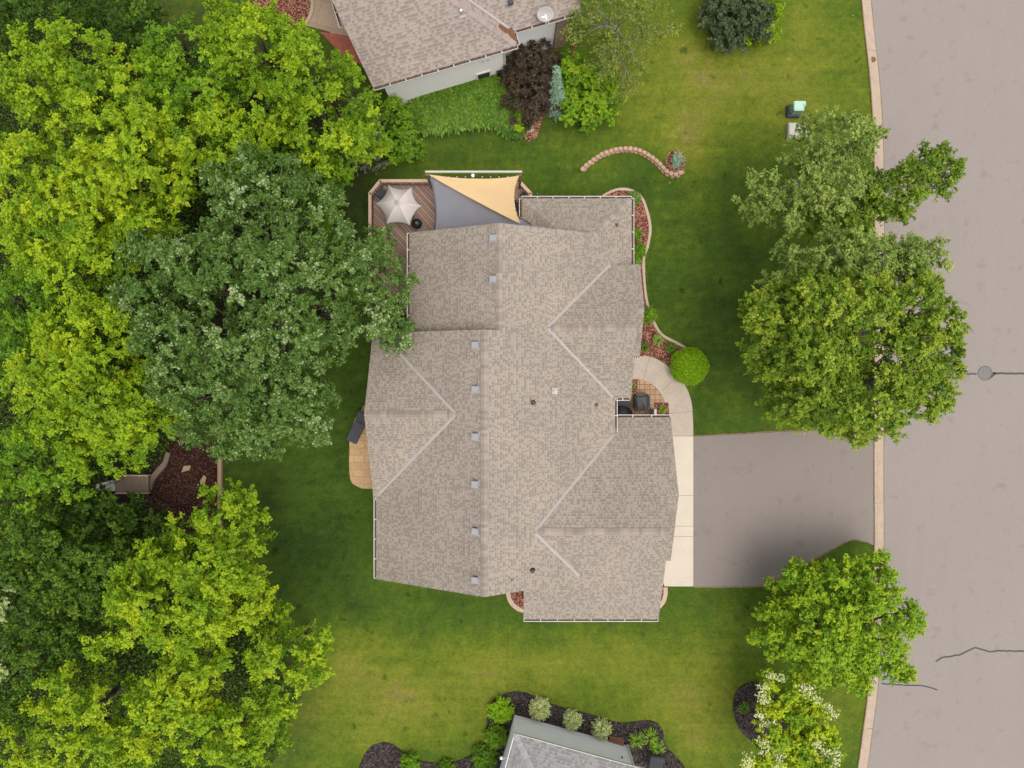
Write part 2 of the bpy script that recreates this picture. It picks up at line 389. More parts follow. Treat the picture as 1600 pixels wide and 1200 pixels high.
# ------------------------------------------------------------------ terrain
WALLPX = [(908, 267), (915, 259), (925, 251), (938, 242), (950, 237), (965, 233), (982, 232), (997, 234), (1010, 240), (1022, 248), (1033, 258), (1041, 267), (1051, 272), (1061, 271), (1067, 266)]
WALL = np.array(smooth_line(Wl(WALLPX, .3), .15))
CURB = smooth_line(Wl([(1305, -420), (1330, -150), (1346, 0), (1352, 60), (1358, 112), (1363, 180), (1366, 260), (1366.5, 400), (1366, 600), (1365.5, 740), (1366, 850), (1363, 980), (1356, 1080), (1347, 1150), (1340, 1200), (1312, 1380), (1255, 1640)], 0), .5)
CA = np.array(CURB)
def curb_x(y):
    o = np.argsort(CA[:, 1]); return np.interp(y, CA[o, 1], CA[o, 0])
def ground_z(x, y):
    x = np.atleast_1d(np.asarray(x, float)); y = np.atleast_1d(np.asarray(y, float))
    z = np.zeros_like(x)
    near = (np.abs(x-7.3) < 8) & (np.abs(y-12.7) < 8)
    if near.any():
        xx = x[near]; yy = y[near]
        d2 = (xx[:, None]-WALL[None, :, 0])**2+(yy[:, None]-WALL[None, :, 1])**2
        k = d2.argmin(1); d = np.sqrt(d2.min(1))
        k0 = np.clip(k-1, 0, len(WALL)-1); k1 = np.clip(k+1, 0, len(WALL)-1)
        tx = WALL[k1]-WALL[k0]
        side = tx[:, 0]*(yy-WALL[k, 1])-tx[:, 1]*(xx-WALL[k, 0])      # >0 : left of the line = north
        endf = np.clip(np.minimum(k, len(WALL)-1-k)/6.0, 0, 1)
        zz = .34*np.exp(-(d/2.6)**2)*(side > 0)*endf
        z[near] = zz
    cx = curb_x(y)
    z = z-.20*np.clip((x-(cx+.1))/.35, 0, 1)+.20*np.clip((x-(cx+10.7))/.35, 0, 1)
    return z
def spaced(lo, hi, a, b, fine, coarse):
    return np.concatenate([np.arange(lo, a, coarse), np.arange(a, b, fine), np.arange(b, hi+coarse, coarse)])
gx = spaced(-180, 180, -32, 36, .25, 6.0); gy = spaced(-170, 170, -27, 25, .25, 6.0)
GX, GY = np.meshgrid(gx, gy); nx, ny = len(gx), len(gy)
GZ = ground_z(GX.ravel(), GY.ravel())
co = np.stack([GX.ravel(), GY.ravel(), GZ], 1).astype(np.float32)
me = bpy.data.meshes.new("lawn"); me.vertices.add(len(co)); me.vertices.foreach_set("co", co.ravel())
ii = (np.arange(ny-1)[:, None]*nx+np.arange(nx-1)[None, :]).ravel()
quads = np.stack([ii, ii+1, ii+nx+1, ii+nx], 1).astype(np.int32)
me.loops.add(quads.size); me.loops.foreach_set("vertex_index", quads.ravel())
me.polygons.add(len(quads)); me.polygons.foreach_set("loop_start", np.arange(0, quads.size, 4, dtype=np.int32))
me.update(calc_edges=True)
PX = NX+GX.ravel()*F/CAMH; PY = NY-GY.ravel()*F/CAMH
dry_shade = np.full(PX.shape, .33)
def blob(x, y, rx, ry, a, arr): arr += (.90 if arr is dry_shade else 1)*a*np.exp(-(((PX-x)/rx)**2+((PY-y)/ry)**2))
for (x, y, rx, ry, a) in [(1130, 110, 220, 110, .42), (1290, 60, 90, 160, .14), (1060, 160, 70, 60, .16), (1090, 230, 45, 60, .20), (1010, 225, 60, 22, .16),
                          (1200, 190, 60, 30, .20), (1090, 95, 40, 50, .15), (1075, 215, 25, 40, .15),
                          (700, 1080, 260, 90, .30), (980, 1060, 260, 70, .26), (590, 1100, 90, 80, .22), (1100, 1130, 70, 90, .30), (540, 990, 60, 30, .14), (560, 1065, 50, 60, .18),
                          (1130, 950, 70, 40, .15), (900, 1030, 200, 25, .12), (1010, 1010, 30, 12, .06), (880, 1085, 60, 30, -.12), (740, 1110, 20, 14, -.10), (970, 1098, 50, 26, -.14),
                          (480, 830, 110, 140, -.30), (560, 620, 60, 120, -.18), (700, 960, 160, 45, -.14), (1120, 520, 80, 200, -.14), (1180, 250, 60, 60, -.02), (1130, 640, 60, 30, .06),  # negative blobs: lush turf plus tree and house shade painted as darker green
                          (560, 330, 60, 60, -.2), (740, 240, 120, 30, -.02), (700, 225, 70, 22, .04), (1000, 290, 120, 22, -.06), (1110, 380, 30, 90, .06), (560, 590, 14, 12, .2), (940, 250, 60, 10, -.04),
                          (1330, 1120, 40, 80, .12), (1350, 870, 30, 30, -.05), (900, 1160, 500, 60, .08), (1240, 175, 40, 22, .10), (1085, 1170, 30, 40, .15)]:
    blob(x, y, rx, ry, a, dry_shade)
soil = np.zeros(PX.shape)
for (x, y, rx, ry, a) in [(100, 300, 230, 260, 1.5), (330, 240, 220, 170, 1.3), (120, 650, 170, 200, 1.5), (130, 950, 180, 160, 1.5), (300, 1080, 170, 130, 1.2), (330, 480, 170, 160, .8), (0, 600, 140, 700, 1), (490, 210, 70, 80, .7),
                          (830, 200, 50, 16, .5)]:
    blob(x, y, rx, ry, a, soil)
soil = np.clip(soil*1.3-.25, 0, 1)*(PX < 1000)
for nm, arr in (("dry_shade", dry_shade), ("soil", soil)):
    a = me.attributes.new(nm, 'FLOAT', 'POINT'); a.data.foreach_set("value", arr.astype(np.float32))
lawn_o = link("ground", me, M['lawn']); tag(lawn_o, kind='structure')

# street, curbs, driveway
mb = MB(); left = [(p[0]+.55, p[1]) for p in CURB]; right = [(p[0]+10.25, p[1]) for p in CURB]
n = len(CURB)
va = [mb.bm.verts.new((p[0], p[1], -.115)) for p in left]; vb = [mb.bm.verts.new((p[0], p[1], -.115)) for p in right]
for i in range(n-1): mb.bm.faces.new((va[i+1], va[i], vb[i], vb[i+1]))
st = mb.build("road", M['street']); tag(st, kind='structure')
def curb(name, sgn, off):
    prof = [(0, -.25), (0, .02), (.03, .045), (.15, .045), (.19, .02), (.23, -.085), (.62, -.105), (.62, -.25)]
    mb = MB(); rings = []
    for i, p in enumerate(CURB):
        d = np.array(CURB[min(i+1, n-1)])-np.array(CURB[max(i-1, 0)]); d /= np.linalg.norm(d); nn = np.array((-d[1], d[0]))*sgn
        rings.append([mb.bm.verts.new((p[0]+off+nn[0]*u, p[1]+nn[1]*u, z)) for (u, z) in prof])
    for a, b in zip(rings, rings[1:]):
        for k in range(len(prof)-1): mb.bm.faces.new((a[k], a[k+1], b[k+1], b[k]))
    return tag(mb.build(name, M['curb']), kind='structure')
curb("kerb", 1, 0); curb("kerb", -1, 10.8)
mb = MB()
for py in list(range(-40, 1240, 118)):
    x, y, _ = W(1366, py); x = float(curb_x(y))
    mb.box(x-.001, x+.155, y-.018, y+.018, .03, .0475); mb.box(x+.23, x+.62, y-.012, y+.012, -.12, -.083)
tag(mb.build("kerb_joints", M['joint']), kind='structure')

dp = Wl([(1083, 682), (1150, 679), (1220, 675), (1290, 672), (1340, 672), (1367, 674), (1367, 853), (1352, 846), (1335, 842), (1318, 848), (1260, 880), (1210, 908), (1190, 916), (1083, 917)])
sheet("driveway", dp, .025, M['drive'], thick=.06)
M['dirt'] = mottled('edge_soil', (.26, .17, .10), (.14, .10, .055), 4, .95, .4, 12, .3)
def dirt_edge(pts, wd, z=.030):
    ln = smooth_line(pts, .22); rr = random.Random(len(ln)); mb = MB(); L = [np.array(p) for p in ln]
    A = []; B = []
    for i, p in enumerate(L):
        d = L[min(i+1, len(L)-1)]-L[max(i-1, 0)]; d = d/np.linalg.norm(d); nn = np.array((-d[1], d[0])); A.append(p+nn*wd*rr.uniform(.3, 1.2)); B.append(p-nn*wd*rr.uniform(.2, .9))
    va = [mb.bm.verts.new((p[0], p[1], z)) for p in A]; vb = [mb.bm.verts.new((p[0], p[1], z)) for p in B]
    for i in range(len(L)-1): mb.bm.faces.new((va[i], vb[i], vb[i+1], va[i+1]))
    return tag(mb.build("soil_edge", M['dirt']), kind='structure')
dirt_edge(Wl([(1084, 681), (1150, 678), (1220, 674), (1290, 671), (1340, 671), (1362, 673)]), .06)
dirt_edge(Wl([(1084, 917.5), (1190, 916.5), (1210, 909), (1260, 881), (1318, 849), (1335, 843), (1352, 847)]), .06)
dirt_edge([(p[0]-.02, p[1]) for p in CURB], .035, .052)
dirt_edge([(p[0]+.63, p[1]) for p in CURB], .022, -.098)
ap = Wl([(1010, 682), (1083, 682), (1083, 916), (1010, 916)])
sheet("garage_apron", ap, .032, M['apron'], thick=.06)
mb = MB()
for py in (774, 822, 838):
    x0, y, _ = W(1020, py); x1 = W(1083, py)[0]
    mb.box(x0, x1, y-.012, y+.012, .02, .036)
tag(mb.build("apron_joints", M['joint']), kind='structure')
outer = smooth_line(Wl([(960, 556), (996, 555), (1015, 557), (1030, 563), (1045, 573), (1060, 587), (1072, 605), (1080, 627), (1082.5, 655), (1083, 682)]), .2)
inner = smooth_line(Wl([(960, 592), (990, 592), (1005, 594), (1018, 600), (1030, 612), (1039, 629), (1043, 645), (1045, 660), (1046, 682)]), .2)
sheet("footpath", outer+inner[::-1], .04, M['concrete'], thick=.07)
mb = MB()
for a, b in [((1015, 557), (1005, 594)), ((1058, 586), (1035, 611)), ((1081, 643), (1042, 646)), ((1083, 681), (1046, 681)), ((1064, 663), (1065, 663.4))]:
    p, q = W(*a), W(*b); ribbon(mb, [p[:2], q[:2]], .012, .03, .044)
tag(mb.build("footpath_joints", M['joint']), kind='structure')
sheet("entry_court", Wl([(955, 585), (1002, 586), (1018, 600), (1030, 612), (1039, 629), (1044, 652), (1044, 670), (955, 670)]), .018, M['pav_e'], thick=.05)
sheet("lounge_patio", smooth_line(Wl([(600, 763), (565, 763), (551, 756), (546, 738), (546, 700), (547, 682), (551, 664), (559, 648), (575, 629), (600, 629)]), .3), .03, M['pav_w'], thick=.06)
sheet("neighbour_patio", Wl([(478, 40), (486, 22), (489, 0), (487, -60), (640, -60), (640, 130), (545, 90), (515, 50)]), .03, M['pav_n'], thick=.06)
sheet("red_paving", Wl([(500, 50), (570, 60), (590, 110), (540, 92)]), .045, M['pav_red'], thick=.06)
# cracks sealed with tar and patches
def crack(pts, wd=.045):
    mb = MB(); line = smooth_line(Wl(pts, -.11), .2)
    rr = random.Random(len(pts)); line = [(p[0]+rr.uniform(-.015, .015), p[1]+rr.uniform(-.02, .02)) for p in line]
    ribbon(mb, line, wd, -.13, -.110)
    return tag(mb.build("tar_seam", M['tar']), kind='structure')
crack([(1440, 583), (1475, 582), (1500, 584), (1526, 584)]); crack([(1551, 583), (1575, 583.5), (1660, 584)], .055); crack([(1556, 583), (1550, 588), (1543, 592)], .06)
crack([(1462, 1034), (1470, 1028), (1482, 1026), (1499, 1023), (1512, 1017), (1524, 1012), (1534, 1015), (1546, 1018), (1570, 1017), (1660, 1019)])
crack([(1377, 1068), (1398, 1070), (1420, 1071), (1438, 1071), (1452, 1074), (1465, 1078)], .038)
mb = MB(); c = W(1539, 583, -.11); mb.lathe((c[0], c[1], -.13), [(.40, 0), (.40, .018), (.38, .022)], 28)
mh = mb.build("manhole_cover", M['iron'])
mb = MB()
bmr = [[mb.bm.verts.new((c[0]+r*math.cos(a), c[1]+r*math.sin(a), z)) for a in np.linspace(0, 2*math.pi, 36, endpoint=False)] for r, z in ((.40, -.1065), (.425, -.1065), (.425, -.13))]
for A_, B_ in zip(bmr, bmr[1:]):
    for k in range(36): mb.bm.faces.new((A_[k], B_[k], B_[(k+1) % 36], A_[(k+1) % 36]))
mb.build("rim", M['tar'], mh); tag(mh, "large round grey manhole cover in the street on the tar seam", "manhole cover")
mb = MB(); c = W(1454, 656, -.11); mb.lathe((c[0], c[1], -.13), [(.15, 0), (.15, .016), (.14, .019)], 18)
tag(mb.build("valve_cover", M['wood_dark']), "small dark round valve cover in the street at the big tree's edge", "valve cover")
mb = MB(); c = W(1364, 93, -.09); mb.lathe((c[0], c[1], -.10), [(.17, 0), (.17, .02), (.15, .023)], 18)
tag(mb.build("gutter_cap", M['wood_dark']), "dark oval cap set in the concrete kerb of the street", "cap")

# ------------------------------------------------------------------ main house
HR = .19
class Roof:
    def __init__(s): s.bm = bmesh.new(); s.uv = s.bm.loops.layers.uv.new("UVMap")
    def plane(s, pts, z0, p0, grad, th=.16):
        """z = z0 + grad . (p - p0); pts CCW or CW"""
        gxx, gyy = grad; g = math.hypot(gxx, gyy); up = (gxx/g, gyy/g); al = (-up[1], up[0]); k = math.sqrt(1+g*g)
        zz = lambda p: z0+gxx*(p[0]-p0[0])+gyy*(p[1]-p0[1])
        n = len(pts)
        area = sum(pts[i][0]*pts[(i+1) % n][1]-pts[(i+1) % n][0]*pts[i][1] for i in range(n))
        if area < 0: pts = pts[::-1]
        t = [s.bm.verts.new((p[0], p[1], zz(p))) for p in pts]; b = [s.bm.verts.new((p[0], p[1], zz(p)-th)) for p in pts]
        fs = [s.bm.faces.new(t), s.bm.faces.new(b[::-1])]+[s.bm.faces.new((b[i], b[(i+1) % n], t[(i+1) % n], t[i])) for i in range(n)]
        for f in fs:
            for lo in f.loops:
                c = lo.vert.co; lo[s.uv].uv = (c.x*al[0]+c.y*al[1]+100, (c.x*up[0]+c.y*up[1])*k+100)
    def build(s, name, m, parent):
        for f in [f for f in s.bm.faces if len(f.verts) > 4]:
            vs = list(f.verts); uvs = {lo.vert: lo[s.uv].uv.copy() for lo in f.loops}
            for t3 in tessellate_polygon([[v.co.copy() for v in vs]]):
                nf = s.bm.faces.new([vs[i] for i in t3])
                for lo in nf.loops: lo[s.uv].uv = uvs[lo.vert]
            s.bm.faces.remove(f)
        bmesh.ops.recalc_face_normals(s.bm, faces=s.bm.faces)
        me = bpy.data.meshes.new(name); s.bm.to_mesh(me); s.bm.free(); return link(name, me, m, parent)

ridge_mat = {}
def capmat(name, cs):
    b = NB(name, .95, .1)
    at = b.n("Attribute", attribute_name="tone"); b.col(b.mix(1.0, b.ramp(at.outputs["Fac"], [(0, cs[0]), (1, cs[1])]), b.ramp(b.noise(55, 2, .8), [(.3, (.88,)*3), (.7, (1.1,)*3)]), 'MULTIPLY')); return b.m
M['cap'] = capmat('ridge_shingles', ((.225, .187, .156), (.325, .275, .230)))
M['cap_g'] = capmat('grey_ridge_shingles', ((.25, .24, .235), (.33, .32, .31)))
M['cap_p'] = capmat('pink_ridge_shingles', ((.27, .21, .185), (.34, .275, .24)))
def ridge_caps(parent, p0, p1, slope, m, half=.17, name="ridge_cap", step=.16):
    """overlapping folded shingles along a ridge or hip; slope = drop per metre either side"""
    p0, p1 = Vector(p0), Vector(p1); d = p1-p0; L = d.length; d.normalize(); side = Vector((-d.y, d.x, 0)).normalized()
    bm = bmesh.new(); N = int(L/step); tones = []
    for k in range(N):
        t0 = k*step; t1 = t0+step*1.25; a = p0+d*t0; b = p0+d*min(t1, L)
        tn = random.random()
        for sg in (-1, 1):
            o = side*half*sg; dr = Vector((0, 0, -slope*half))
            v = [bm.verts.new(q) for q in (a+Vector((0, 0, .035)), a+o+dr+Vector((0, 0, .035)), b+o+dr+Vector((0, 0, .018)), b+Vector((0, 0, .018)))]
            f = bm.faces.new(v if sg < 0 else v[::-1]); tones.append(tn)
    me = bpy.data.meshes.new(name); bm.to_mesh(me); bm.free()
    at = me.attributes.new("tone", 'FLOAT', 'FACE'); at.data.foreach_set("value", np.array(tones, np.float32))
    return link(name, me, m, parent)
def valley(parent, p0, p1, half=.065, lift=.04):
    p0, p1 = Vector(p0), Vector(p1); d = (p1-p0).normalized(); side = Vector((-d.y, d.x, 0)).normalized()
    bm = bmesh.new(); up = Vector((0, 0, lift))
    prof = [(-half, .0), (-.018, -.012), (0, .02), (.018, -.012), (half, 0)]
    rings = [[bm.verts.new(p+side*u+up+Vector((0, 0, z))) for u, z in prof] for p in (p0, p1)]
    for k in range(4): bm.faces.new((rings[0][k], rings[0][k+1], rings[1][k+1], rings[1][k]))
    me = bpy.data.meshes.new("valley_flashing"); bm.to_mesh(me); bm.free(); return link("valley_flashing", me, M['metal'], parent)
def gutter(parent, p0, p1, out, z, lip=.028):
    """open white gutter along an eave; out = unit outward direction; z = roof edge height"""
    p0, p1 = Vector((*p0, 0)), Vector((*p1, 0)); o = Vector((*out, 0)); d = (p1-p0); L = d.length; d.normalize()
    ang = math.atan2(d.y, d.x)
    mb = MB(); mid = (p0+p1)/2
    mb.obox(mid+o*.125+Vector((0, 0, z-.09)), L, lip, .12, ang)
    mb.obox(mid+o*.060+Vector((0, 0, z-.155)), L, .125, .02, ang)
    for e in (p0, p1): mb.obox(e+o*.06+Vector((0, 0, z-.09)), .02, .115, .118, ang)
    k = max(2, int(L/.85))
    for i in range(1, k): mb.obox(p0+d*(L*i/k)+o*.065+Vector((0, 0, z-.038)), .045, .12, .012, ang)
    g = mb.build("gutter", M['white'], parent)
    mb = MB(); mb.obox(mid+o*.055+Vector((0, 0, z-.135)), L-.04, .10, .016, ang); mb.build("debris", M['gutter_in'], g)
    return g
def roof_vent(parent, px, py, zf, slope_ang, axis='y', m=None, w_=.34):
    # box vent set on a slope
    z = zf(*W(px, py, 5.5)[:2]); x, y, _ = W(px, py, z+.1); z = zf(x, y)
    mb = MB(); mb.obox((x, y, z+.02), w_*1.25, w_*1.25, .03, 0, slope_ang); mb.obox((x, y, z+.12), w_, w_*.98, .15, 0, slope_ang, 0, .03)
    v = mb.build("roof_vent", M['vent'], parent)
    mb = MB(); mb.obox((x+.02, y+w_*.52, z+.09), w_*.8, .03, .09, 0, slope_ang); mb.build("shade_strip", M['black'], v)  # black strip stands in for shade on the vent's north side
    return v
def pipe(parent, px, py, zf, r=.06, h=.28, m='black', boot=.2):
    z = zf(*W(px, py, 5)[:2]); x, y, _ = W(px, py, z+h*.5); z = zf(x, y)
    mb = MB(); mb.tube((x, y, z-.05), (x, y, z+h), r, r, 14); mb.lathe((x, y, z-.06), [(boot*.55, 0), (boot*.5, .09), (r*1.2, .16)], 16)
    return mb.build("vent_pipe", M[m], parent)

house = empty("house", (0, 0, 0), "large house with brown speckled shingle roof and several gables in the middle of the lawn", "house")
R = Roof()
gE = (-.5, 0); zE = lambda x, y: 6.55-.5*(x+1.37)
R.plane([(-1.37, -11.2), (-1.37, 1.95), (-.64, 1.95), (-.64, 7.27), (4.46, 7.27), (6.58, 9.39), (6.58, 5.5), (5.59, 5.5), (5.59, -10.9), (3.6, -11.2)], 6.55, (-1.37, 0), gE)
zW = lambda x, y: 6.55+.5*(x+1.37)
R.plane([(-7.26, -11.22), (-1.37, -11.2), (-1.37, 1.95), (-7.26, 1.95)], 6.55, (-1.37, 0), (.5, 0))
zU = lambda x, y: 6.185+.5*(x+.64)
R.plane([(-5.46, 1.8), (-.64, 1.8), (-.64, 7.27), (-5.46, 7.27)], 6.185, (-.64, 0), (.5, 0))
# west gable
R.plane([(-7.42, -6.85), (-7.25, -6.85), (-2.7, -2.265), (-7.42, -2.265)], 5.84, (0, -2.265), (0, .5))
R.plane([(-7.42, -2.265), (-2.7, -2.265), (-6.9, 1.97), (-7.42, 1.97)], 5.84, (0, -2.265), (0, -.5))
# north-east gable over the front rooms
R.plane([(1.72, 2.13), (6.45, 2.13), (6.45, 3.18), (6.92, 3.18), (6.92, 5.67), (5.25, 5.67)], 4.96, (0, 2.13), (0, -.5))
R.plane([(1.72, 2.13), (5.42, -1.56), (6.45, -1.56), (6.45, 2.13)], 4.96, (0, 2.13), (0, .5))
R.plane([(6.2, 3.18), (6.92, 3.18), (6.92, .69), (6.2, .69)], 4.435, (0, 3.18), (0, .5))
# garage
q = .462
R.plane([(1.05, -8.29), (8.05, -8.29), (8.05, -6.57), (8.70, -6.57), (8.70, -2.63), (5.3, -2.63), (5.3, -3.6)], 5.3, (0, -8.29), (0, -q))
R.plane([(1.05, -8.29), (8.05, -8.29), (8.0, -13.66), (.63, -13.66), (.63, -10.9), (3.3, -10.9)], 5.3, (0, -8.29), (0, q))
R.plane([(7.8, -6.57), (8.70, -6.57), (8.70, -10.5), (7.8, -10.5)], 4.505, (0, -6.57), (0, q))
# north hip
R.plane([(.53, 9.39), (6.58, 9.39), (4.3, 7.11), (2.8, 7.0)], 2.6, (0, 9.39), (0, -.5))
R.plane([(.53, 9.39), (2.9, 7.02), (.53, 7.02)], 2.6, (.53, 0), (.5, 0))
roof = R.build("roof", M['roof'], house)
ridge_caps(roof, (-1.37, -11.15, 6.55), (-1.37, 1.9, 6.55), .5, M['cap'])
ridge_caps(roof, (-.64, 1.9, 6.185), (-.64, 7.22, 6.185), .5, M['cap'])
ridge_caps(roof, (-2.95, -2.265, 5.84), (-7.38, -2.265, 5.84), .5, M['cap'])
ridge_caps(roof, (2.0, 2.13, 4.96), (6.42, 2.13, 4.96), .5, M['cap'])
ridge_caps(roof, (1.35, -8.29, 5.3), (8.0, -8.29, 5.3), .46, M['cap'])
ridge_caps(roof, (6.5, 9.31, 2.64), (4.3, 7.11, 3.74), .35, M['cap'], .15, "hip_cap")
ridge_caps(roof, (.61, 9.31, 2.64), (2.7, 7.22, 3.685), .35, M['cap'], .15, "hip_cap")
valley(roof, (1.86, 2.18, 4.94), (5.30, 5.64, 3.21)); valley(roof, (1.86, 2.08, 4.94), (5.45, -1.5, 3.14))
valley(roof, (1.2, -8.22, 5.27), (5.5, -3.55, 3.11)); valley(roof, (1.2, -8.36, 5.27), (3.55, -10.9, 4.09))
valley(roof, (-2.86, -2.32, 5.81), (-7.2, -6.76, 3.62)); valley(roof, (-2.86, -2.2, 5.81), (-6.95, 1.88, 3.77))
sa = math.atan(.5)
for (px, py, f) in [(770, 372, zU), (770, 436, zU)]+[(742, y, zW) for y in (539, 608, 682, 756, 830, 906)]:
    roof_vent(roof, px, py, f, -sa)
pipe(roof, 833, 629, zE, .085, .22, 'black', .26); pipe(roof, 832, 892, zE, .085, .22, 'black', .26)
pipe(roof, 933, 633, zE, .05, .20, 'wood_dark', .18); pipe(roof, 965, 350, zE, .05, .20, 'wood_dark', .18); pipe(roof, 801, 908, zE, .04, .3, 'vent', .16)
z = zE(*W(867, 611, 5.5)[:2]); x, y, _ = W(867, 611, z)
mb = MB(); mb.obox((x, y, z+.02), .30, .30, .025, 0, sa); mb.lathe((x, y, z), [(.10, 0), (.08, .12), (.05, .16)], 14); mb.build("roof_flange", M['pad'], roof)
# gutters
gutter(house, (-7.26, -11.2), (-7.26, -6.98), (-1, 0), 3.60); gutter(house, (-7.42, -6.86), (-7.20, -6.86), (0, -1), 3.55)
gutter(house, (-5.46, 2.0), (-5.46, 7.25), (-1, 0), 3.775)
gutter(house, (.53, 9.39), (6.58, 9.39), (0, 1), 2.6); gutter(house, (6.58, 9.40), (6.58, 5.7), (1, 0), 2.6); gutter(house, (.53, 7.3), (.53, 9.37), (-1, 0), 2.6)
gutter(house, (5.59, -1.58), (5.59, -3.45), (1, 0), 3.07); gutter(house, (5.62, -1.56), (6.40, -1.56), (0, -1), 3.11); gutter(house, (5.6, -2.63), (8.68, -2.63), (0, 1), 2.69)
gutter(house, (.65, -13.66), (8.0, -13.66), (0, -1), 2.82); gutter(house, (6.7, .69), (6.9, .69), (0, -1), 3.19)
# walls: gable-ended blocks
def block(mb, sec, a, b, axis):
    """sec: (horizontal, z) outline extruded from a to b along axis"""
    bm = mb.bm
    f = (lambda h, z, t: (h, t, z)) if axis == 'y' else (lambda h, z, t: (t, h, z))
    A = [bm.verts.new(f(h, z, a)) for h, z in sec]; B = [bm.verts.new(f(h, z, b)) for h, z in sec]; n = len(sec)
    bm.faces.new(A); bm.faces.new(B[::-1])
    for i in range(n): bm.faces.new((A[i], B[i], B[(i+1) % n], A[(i+1) % n]))
mb = MB()
block(mb, [(-6.75, 0), (5.0, 0), (5.0, 3.1), (-1.37, 6.28), (-6.75, 3.58)], -10.85, 1.6, 'y')
block(mb, [(-4.95, 0), (6.1, 0), (6.1, 2.58), (-.64, 5.9), (-4.95, 3.78)], 1.61, 6.9, 'y')
mb.box(1.0, 6.08, 6.85, 8.95, 0, 2.4)
block(mb, [(-1.1, 0), (5.2, 0), (5.2, 3.1), (2.13, 4.68), (-1.1, 3.05)], 4.8, 6.13, 'x')
block(mb, [(1.15, 0), (5.22, 0), (5.22, 3.1), (3.18, 4.15), (1.15, 3.1)], 6.0, 6.6, 'x')
block(mb, [(-13.2, 0), (-3.1, 0), (-3.1, 2.62), (-8.29, 5.02), (-13.2, 2.75)], .98, 7.7, 'x')
block(mb, [(-10.1, 0), (-3.08, 0), (-3.08, 2.6), (-6.57, 4.25), (-10.1, 2.6)], 7.5, 8.25, 'x')
block(mb, [(-6.4, 0), (1.58, 0), (1.58, 3.65), (-2.265, 5.58), (-6.4, 3.5)], -7.02, -6.5, 'x')
mb.build("wall", M['siding'], house)
def garage_door(y0, y1, x):
    mb = MB(); mb.box(x, x+.05, y0, y1, 0.03, 2.2)
    for k in range(4):
        mb.box(x+.05, x+.065, y0+.08, y1-.08, .10+k*.54, .55+k*.54)
    d = mb.build("garage_door", M['white'], house)
    mb = MB(); mb.box(x+.065, x+.09, (y0+y1)/2-.1, (y0+y1)/2+.1, .30, .34); mb.build("handle", M['black'], d)
garage_door(-9.3, -4.2, 8.25); garage_door(-12.7, -10.5, 7.70)
def window(x, y, wd, z0, z1, face, parent):
    """face: (dx, dy) outward unit"""
    dx, dy = face; t = (-dy, dx); ang = math.atan2(t[1], t[0])
    mb = MB()
    zc = (z0+z1)/2; h = z1-z0
    for s_ in (-1, 1): mb.obox((x+t[0]*s_*wd/2+dx*.03, y+t[1]*s_*wd/2+dy*.03, zc), .08, .08, h+.08, ang)
    for zz in (z0, z1): mb.obox((x+dx*.035, y+dy*.035, zz), wd-.09, .08, .08, ang)
    fr = mb.build("window", M['white'], parent)
    mb = MB(); mb.obox((x+dx*.02, y+dy*.02, zc), wd-.06, .02, h-.06, ang); mb.build("pane", M['glass'], fr)
for (x, y, wd, z0, z1, f) in [(-4.0, 6.9, 1.5, .9, 3.0, (0, 1)), (-1.8, 6.9, 1.8, .4, 2.5, (0, 1)), (3.5, 8.95, 1.6, .9, 2.1, (0, 1)), (-6.75, -9, 1.4, .9, 2.3, (-1, 0)), (-7.02, -4.6, 1.5, .9, 2.4, (-1, 0)), (-7.02, -2.2, 1.8, .1, 2.3, (-1, 0)), (-7.02, .1, 1.5, .9, 2.4, (-1, 0)),
                              (6.6, 3.2, 1.8, .8, 2.5, (1, 0)), (6.1, 7.4, 1.2, .9, 2.1, (1, 0)), (-4.5, -10.85, 1.2, .9, 2.2, (0, -1)), (4.5, -13.2, 1.2, .9, 2.1, (0, -1))]:
    window(x, y, wd, z0, z1, f, house)
mb = MB(); mb.box(5.0, 5.06, -2.75, -1.75, .05, 2.15)
d = mb.build("door", M['brick'], house); mb = MB(); mb.tube((5.06, -2.65, 1.0), (5.13, -2.65, 1.0), .03); mb.build("handle", M['metal'], d)
mb = MB(); x, y, _ = W(1019, 645, 0); mb.box(x-.07, x+.07, -3.05, -2.3, .02, .9); mb.build("white_trim_post", M['white'], house)

# ------------------------------------------------------------------ deck
deck = empty("deck", (-5, 9, 0), "raised wooden deck with diagonal boards and pale rail on the north side of the house", "deck")
DZ = .9
pts = Wl([(578, 303), (594, 284), (813, 284), (829, 303), (829, 330), (760, 352), (638, 366), (638, 490), (578, 490)], DZ)
mb = MB(); mb.poly_prism(pts, DZ-.12, DZ); mb.build("floor", M['deck'], deck, tri=True)
for (px, py) in [(582, 308), (598, 290), (668, 290), (740, 290), (811, 290), (824, 308), (582, 400), (582, 485)]:
    x, y, _ = W(px, py, DZ); mb = MB(); mb.box(x-.08, x+.08, y-.08, y+.08, 0, DZ-.12); mb.build("post", M['wood_dark'], deck)
def rail(pl, z=1.85):
    ln = Wl(pl, z); mb = MB()
    for a, b in zip(ln, ln[1:]):
        a = Vector((*a, 0)); b = Vector((*b, 0)); d = b-a; ang = math.atan2(d.y, d.x)
        mb.obox((a+b)/2+Vector((0, 0, z)), d.length+.06, .17, .045, ang)
    r = mb.build("rail", M['wood_rail'], deck)
    mb = MB()
    for a, b in zip(ln, ln[1:]):
        a = Vector((*a, 0)); b = Vector((*b, 0)); d = b-a; ang = math.atan2(d.y, d.x); k = int(d.length/.14)
        mb.obox((a+b)/2+Vector((0, 0, z-.11)), d.length, .04, .09, ang); mb.obox((a+b)/2+Vector((0, 0, DZ+.1)), d.length, .04, .08, ang)
        for i in range(k): 
            p = a+d*(i+.5)/k; mb.obox((p.x, p.y, (z+DZ)/2-.02), .035, .035, z-DZ-.22, ang)
    mb.build("balusters", M['wood_dark'], r)
